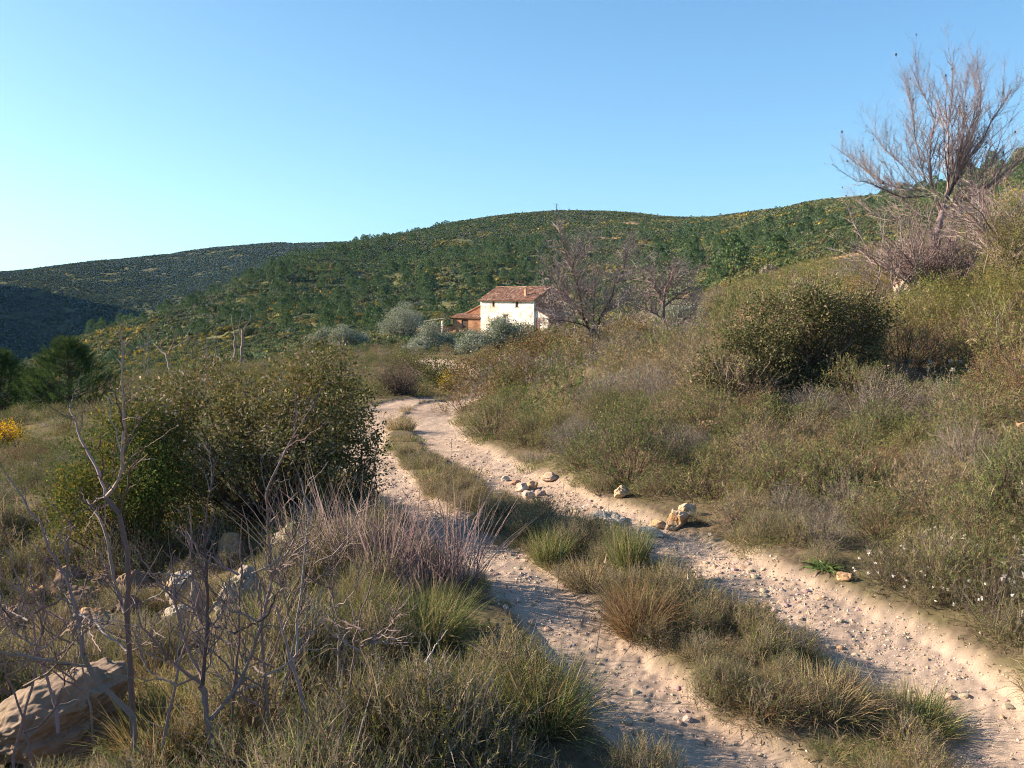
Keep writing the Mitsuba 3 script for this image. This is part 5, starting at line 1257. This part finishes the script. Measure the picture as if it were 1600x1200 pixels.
def banks():
    r = rng(4004)
    used = []
    def add(kind, x, y, s, label=None, grp=None, sz=None):
        used.append((x, y, s)); shrub(kind, x, y, s, r, label, grp, sz)
    for kind, u, v, w, h, lab in LANDMARKS:
        p = hit(u, v, 3)
        m = p[1] / FPX
        add(kind, p[0], p[1] + w * m * .3, w * m * 1.0, lab, None, h * m * 1.55)
    avoid = [(at_depth(u, v, Y)[:2], rr) for u, v, Y, rr in [(400, 700, 7.4, 1.2), (200, 750, 6.7, .7), (1260, 500, 11.3, 1.1), (1575, 450, 13, .9), (1450, 445, 16.2, .5), (370, 960, 4.9, .4)]]
    def fill(n, th, rr, gap, kinds, smin, smax, grp, test=None, noise_k=.6):
        c = 0
        q = r.uniform(rr[0] ** 2, rr[1] ** 2, n) ** .5; a = np.radians(r.uniform(th[0], th[1], n))
        X, Y = q * np.sin(a), q * np.cos(a)
        M = road_mask(X, Y); N = meshkit.fbm(np.stack([X * noise_k, Y * noise_k, 0 * X], -1), 3, 55)
        U, V, _ = project(np.stack([X, Y, H(X, Y)], -1))
        ok = (np.minimum(M[1], M[2]) > .78 + .12 * r.random(n)) & (M[0] < .2)
        for i in np.nonzero(ok)[0]:
            s = r.uniform(smin, smax) * min(1.6, max(1.0, q[i] / 14))
            s *= min(1.0, max(.45, (q[i] - 2) / 5.5))
            if test is not None and not test(X[i], Y[i], U[i], V[i]): continue
            if any(math.hypot(X[i] - b[0], Y[i] - b[1]) < rad for b, rad in avoid): continue
            if any((X[i] - a0) ** 2 + (Y[i] - b0) ** 2 < (gap * .5 * (s + s0)) ** 2 for a0, b0, s0 in used): continue
            ks, ws = zip(*kinds(U[i], V[i], N[i]))
            add(r.choice(ks, p=np.array(ws) / sum(ws)), X[i], Y[i], s, None, grp)
            c += 1
        return c
    def right_kinds(u, v, n):
        if v > 640: return [('olive', 4), ('yellow', 3), ('dry', 2), ('green', 2.5 + 2 * (n > .55)), ('brown', 1), ('grey', 2.5)]
        if u < 1130: return [('grey', 4), ('dry', 3), ('olive', 2), ('brown', 1)]
        return [('olive', 3), ('yellow', 2), ('green', 2), ('dry', 1.5), ('grey', 1), ('brown', 1)]
    right = lambda x, y, u, v: x > np.interp(y, R_TRACK[::-1, 1] if R_TRACK[0, 1] > R_TRACK[-1, 1] else R_TRACK[:, 1], R_TRACK[::-1, 0] if R_TRACK[0, 1] > R_TRACK[-1, 1] else R_TRACK[:, 0]) + .5
    n1 = fill(6000, (-8, 39), (4.2, 15), .66, right_kinds, .6, 1.7, 'shrubs on the right bank', right)
    n2 = fill(1500, (-5, 38), (15, 60), .62, right_kinds, .7, 1.15, 'shrubs on the upper right slope', right)
    left_kinds = lambda u, v, n: [('olive', 5), ('dry', 2), ('green', 2), ('grey', 1), ('brown', .5)]
    left = lambda x, y, u, v: x < np.interp(y, L_TRACK[:, 1], L_TRACK[:, 0]) - .5
    n3 = fill(1100, (-42, -12), (5.5, 17), .7, left_kinds, .32, .52, 'shrubs on the grass slope at the left', lambda x, y, u, v: left(x, y, u, v) and not (200 < u < 640 and y < 8.5))
    n4 = fill(1600, (-28, 6), (21, 95), .72, lambda u, v, n: [('olive', 4), ('green', 3), ('dry', 4), ('grey', 1)], .45, .85, 'shrubs on the terraces below the farmhouse', lambda x, y, u, v: not (660 < u < 735 and 555 < v < 580) and not (690 < u < 840 and v < 535))
    n5 = fill(500, (-36, -14), (18, 60), .7, left_kinds, .35, .55, 'shrubs on the slope beyond the left crest', left)
    print('shrubs', n1, n2, n3, n4, n5)
    plant_queue()
banks()

# ---------------------------------------------------------------- single tussocks and small plants
def clump(name, label, cat, u, v, w, h, pal, seed, n=900, droop=.35, lean=.5, blade=.0032, K=3, grp=None):
    p = hit(u, v); m = p[1] / FPX
    b = tuft(seed, n, h * m * 1.15, w * m * .33, blade, pal, droop, K, lean)
    b.v = [x + p + np.array([0, w * m * .2, -.01]) for x in b.v]
    key = key_of(name)
    scene[key] = b.ply('mat_leaf')
    tag(key, label, cat, grp)
def small_plants():
    clump('grass_tussock', 'tall green tussock at the right side of the centre strip', 'grass tussock', 985, 905, 62, 95, P_GREEN, 401, 1100, .15, .25)
    clump('grass_tussock', 'round brown tussock in the middle of the centre strip', 'grass tussock', 1000, 990, 105, 95, P_BROWN, 402, 1700, .3, .7)
    clump('grass_tussock', 'bright green tussock on the centre strip right of the brown one', 'grass tussock', 1195, 1020, 50, 50, [(4, (.13, .16, .03)), (2, (.18, .19, .04)), (1, STRAW2)], 403, 700)
    clump('grass_tussock', 'green upright tussock at the far end of the shadow on the centre strip', 'grass tussock', 860, 880, 70, 62, P_GREEN, 404, 800, .2, .4)
    clump('grass_tussock', 'straw and grey tussock between the two green ones on the centre strip', 'grass tussock', 920, 920, 90, 60, P_STRAW, 405, 900, .4, .6)
    clump('grass_tussock', 'pale olive tussock at the lower end of the centre strip', 'grass tussock', 1440, 1150, 150, 90, P_OLIVE, 406, 1500, .4, .7)
    clump('grass_tussock', 'straw tussock left of the pale olive one on the centre strip', 'grass tussock', 1300, 1120, 140, 90, P_STRAW, 407, 1400, .4, .7)
    clump('grass_tussock', 'rusty olive tussock at the left edge of the centre strip', 'grass tussock', 1200, 1120, 110, 80, P_BROWN, 408, 1100, .4, .7)
    clump('grass_tussock', 'yellow green tussock at the bottom of the left foreground', 'grass tussock', 720, 1150, 140, 120, [(4, (.17, .17, .035)), (3, OLIVE), (1, STRAW)], 409, 1800, .35, .6)
    clump('grass_tussock', 'yellow green tussock beside the slender pale sapling', 'grass tussock', 570, 1180, 110, 90, [(4, (.19, .18, .035)), (2, OLIVE), (1, STRAW)], 410, 1300, .35, .6)
    clump('grass_tussock', 'golden olive tussock at the left edge of the left wheel track', 'grass tussock', 850, 1150, 130, 150, P_OLIVE, 411, 1800, .35, .6)
    clump('grass_tussock', 'grey dry tussock of tangled stalks in the left foreground', 'grass tussock', 620, 1120, 130, 80, [(4, (.34, .30, .24)), (3, GREY), (1, STRAW)], 412, 900, .5, .8)
    clump('grass_tussock', 'tan mound of fine grass at the bottom left', 'grass tussock', 250, 1190, 190, 120, [(3, (.27, .20, .08)), (2, TAN), (2, OLIVE)], 413, 2200, .4, .7)
    clump('grass_tussock', 'dark green tussock right of the pale boulder', 'grass tussock', 455, 1030, 130, 110, P_GREEN, 414, 1500, .35, .6)
    clump('grass_tussock', 'dark green tussock at the track edge below the dry stalks', 'grass tussock', 660, 1010, 150, 110, P_GREEN, 415, 1700, .35, .6)
    clump('grass_tussock', 'olive tussock between the boulder and the dry stalks', 'grass tussock', 560, 990, 130, 100, P_OLIVE, 416, 1500, .35, .6)
    clump('grass_tussock', 'pale straw tussock beside the left wheel track on the bend', 'grass tussock', 625, 672, 60, 30, P_STRAW, 417, 600, .3, .5, .006)
    # dry mauve stalks
    pal = [(4, (.29, .215, .21)), (3, (.36, .275, .25)), (1, (.19, .14, .135))]
    for k, (u, v, w, h, n, lab) in enumerate([(600, 915, 160, 175, 190, 'left part of the stand of dry mauve stalks beside the track'), (700, 915, 150, 175, 170, 'right part of the stand of dry mauve stalks leaning over the track'), (540, 900, 120, 190, 90, 'tall dry stalks rising in front of the dark side of the big bush'), (650, 930, 190, 80, 260, 'low tangle of dry mauve stalks at the foot of the stand'), (470, 890, 110, 170, 45, 'sparse dry stalks left of the mauve stand')]):
        clump('dry_stalks', lab, 'dry stalks', u, v, w, h, pal, 430 + k, int(n * 1.35), .2, .42, .006, 3)
    # rosette plant
    p = hit(1290, 890); r = rng(440); mb = MB()
    n = 46; a = r.uniform(0, 6.28, n); tl = r.uniform(.25, 1.3, n)
    d = unit(np.stack([np.cos(a), np.sin(a), tl], 1))
    blades(mb, r, np.repeat(p[None], n, 0) + .02 * r.standard_normal((n, 3)) * [1, 1, 0], d, r.uniform(.10, .17, n), r.uniform(.022, .036, n), np.full(n, .45), pick(r, [(3, (.13, .20, .06)), (2, (.20, .26, .11))], n), 4)
    scene['rosette_plant'] = mb.ply('mat_leaf'); tag('rosette_plant', 'bright green leafy rosette plant at the right edge of the track', 'plant')
    # white-flowered low shrubs at the right
    for k, (u, v, w, h, lab) in enumerate([(1420, 930, 170, 90, 'dark low shrub dotted with white flowers beside the rosette plant'), (1500, 900, 160, 90, 'upper dark shrub dotted with white flowers'), (1575, 990, 150, 120, 'dark shrub with white flowers cut by the right edge'), (1490, 950, 150, 70, 'lower dark shrub dotted with white flowers at the track edge')]):
        p = hit(u, v); m = p[1] / FPX
        key = key_of('flowering_shrub')
        M = mat4(p + np.array([0, w * m * .3, -.02]), k * 1.3, w * m * .95, None, h * m * 1.5)
        b = heath(450 + k, 420, 8, [(3, (.10, .095, .055)), (2, (.13, .10, .075)), (1, OLIVE)], T_GREY, bare=.4, leaf=.022)
        fl = MB(); q = unit(r.standard_normal((34, 3))); q[:, 2] = np.abs(q[:, 2])
        for c in q * np.array([.42, .42, .50]):
            pa = unit(r.standard_normal((7, 3)) + [0, 0, 1.0])
            leaves(fl, r, c + pa * .012, .03, np.tile([[.78, .72, .68]], (7, 1)), .6, 1.0, axis=pa)
        for part, mm in (('foliage', b), ('white_flowers', fl)):
            v_, f_, c_ = mm.arrays()
            scene[f'{key}__{part}'] = mikit.ply((v_ @ M[:3, :3].T + M[:3, 3], f_), 'mat_leaf', color=c_)
        tag(f'{key}__white_flowers', 'small papery white flowers', kind='stuff')
        tag(key, lab, 'shrub')
    # dried flower heads on the upper bank
    for k in range(8):
        mb = MB(); b = hit(1425 + (29 * k) % 120 + r.normal(0, 6), 598 + r.normal(0, 6), 5); t = b + np.array([r.normal(0, .03), 0, r.uniform(.16, .30)])
        tubes(mb, [[b, (b + t) / 2 + .01 * r.standard_normal(3), t]], [[.003, .003, .002]], (.40, .34, .27), 3)
        pa = unit(r.standard_normal((9, 3)) + [0, 0, 1.6])
        leaves(mb, r, t + pa * .025, .06, np.tile([[.55, .50, .44]], (9, 1)), .35, .6, axis=pa)
        key = key_of('dried_flower'); scene[key] = mb.ply('mat_leaf'); tag(key, 'pale dried flower head on a thin stalk in the shade of the big dark bush', 'dried flower', 'dried flowers on the upper bank')
    # long single stalks
    for k, (u, v, u2, v2) in enumerate([(1100, 1010, 1075, 905), (960, 960, 950, 800), (930, 1030, 945, 880), (700, 840, 705, 700), (1240, 1060, 1260, 960), (870, 930, 880, 760), (1150, 850, 1130, 760), (1400, 780, 1330, 640), (1530, 720, 1490, 620)]):
        b = hit(u, v); t = at_depth(u2, v2, b[1] + .15); mb = MB()
        tubes(mb, [spline([b, (b + t) / 2 + [.012, 0, 0], t], 6)], [np.linspace(.0028, .0014, 6)], (.38, .30, .19), 3)
        tubes(mb, [[t, t + (t - b) * .10 + [.004, 0, 0]]], [[.0045, .0012]], (.42, .34, .22), 4)
        key = key_of('dry_grass_stalk'); scene[key] = mb.ply('mat_bark')
        tag(key, 'single tall dry grass stalk ' + ['above the brown tussock on the centre strip', 'left of the straw and grey tussock', 'at the left edge of the centre strip', 'among the mauve stalks in the shade', 'over the bright green tussock', 'beside the green tussock at the tip of the shadow',
            'right of the orange topped rock', 'curving over the largest olive mound', 'at the mauve dead stems of the upper bank'][k], 'grass stalk', 'single tall dry stalks')
small_plants()

# ---------------------------------------------------------------- the grass itself
def grass():
    c = 0
    left_slope = lambda x, y: x < np.interp(y, L_TRACK[:, 1], L_TRACK[:, 0]) - .5
    def sow(seed, r0, r1, per, protos, s0, s1, th=(-60, 40), name='dry_grass', only_strip=False):
        nonlocal c
        x, y, r = scatter(seed, r0, r1, per, *th)
        M = road_mask(x, y); z = H(x, y)
        N = lambda k, s: meshkit.fbm(np.stack([x * k, y * k, 0 * x], -1), 3, s)
        n1, n2, n3 = N(.45, 71), N(1.7, 72), N(.9, 73)
        q = np.hypot(x, y)
        strip = (np.maximum(M[1], M[2]) < 1.75) & (M[0] < .6)
        edge = np.minimum(M[1], M[2]) < 1.0
        keep = (M[0] < np.where(strip, .5, .25) + .6 * r.random(len(x)) ** 2.2) & seen(x, y, .6, .02)
        keep &= (r.random(len(x)) < np.where(strip | (edge & (n3 > .47)), 1.0, np.where(left_slope(x, y), .35 + 1.0 * n2, -.48 + 1.0 * n2)))
        if only_strip: keep &= strip
        shade = np.ones(len(x))
        for a, b, rad in ROCKS:
            d = np.hypot(x - a, y - b)
            keep &= d > rad * 1.02
            shade = np.where((d < rad + .5) & (y < b), .55, shade)
        far = q > 30
        for i in np.nonzero(keep)[0]:
            w = {'green': 2.2 * max(n1[i] - .22, .04), 'olive': 1.1, 'straw': .9 * (1.7 - 2 * n1[i]) + .5 * edge[i]}
            w['brown' if 'brown' in protos else 'grey'] = .35 + (.8 * (n3[i] > .58))
            if 'sprig' in protos:
                w['sprig'] = 1.5 * (n3[i] > .40); w['yellow'] = 1.2 * (n3[i] < .52)
            if q[i] < 9.5 and left_slope(x[i], y[i]):
                w['green'] *= .6; w['straw'] *= 1.4
                if 'brown' in w: w['brown'] *= 1.5
            elif left_slope(x[i], y[i]) and q[i] < 30: w['green'] *= 2; w['straw'] *= .5
            if strip[i]: w['green'] *= .45; w['straw'] *= 1.5
            k = list(w); p = np.array([max(w[j], .02) for j in k])
            kind = r.choice(k, p=p / p.sum())
            g = protos[kind]
            tall = 1.0 + .08 * (x[i] < np.interp(y[i], L_TRACK[:, 1], L_TRACK[:, 0]) - .5) * (q[i] < 6) - .25 * edge[i]
            if q[i] < 6.5 and -1.1 < x[i] < -.15 and 3.9 < y[i] < 6: tall *= .6
            tall *= shade[i] * (.72 if strip[i] else 1)
            if q[i] > 9.5 and left_slope(x[i], y[i]): tall *= .5 if q[i] < 26 else .7
            s = r.uniform(s0, s1) * tall * (.6 + .8 * n2[i])
            place(f'{name}__{c:05d}', g[int(r.integers(len(g)))], mat4([x[i], y[i], z[i]], r.uniform(0, 6.28), s, normal(x[i], y[i], .3) * np.array([.5, .5, 1]), s * r.uniform(.8, 1.2)))
            c += 1
    sow(81, 1.9, 9.5, 40, TUFTS, .75, 1.35)
    sow(82, 9.5, 28, 5.5, FARTUFTS, .55, 1.0)
    sow(83, 28, 120, 1.1, FARTUFTS, .55, 1.05, (-36, 36))
    sow(84, 2.5, 12, 26, TUFTS, .8, 1.25, (-20, 38), only_strip=True)
    sow(85, 8, 32, 7, FARTUFTS, .6, .95, (-40, -19))
    tag('dry_grass', 'dry olive and straw grass covering the banks and the strip between the wheel tracks', 'grass', kind='stuff')
    print('tufts', c)
grass()
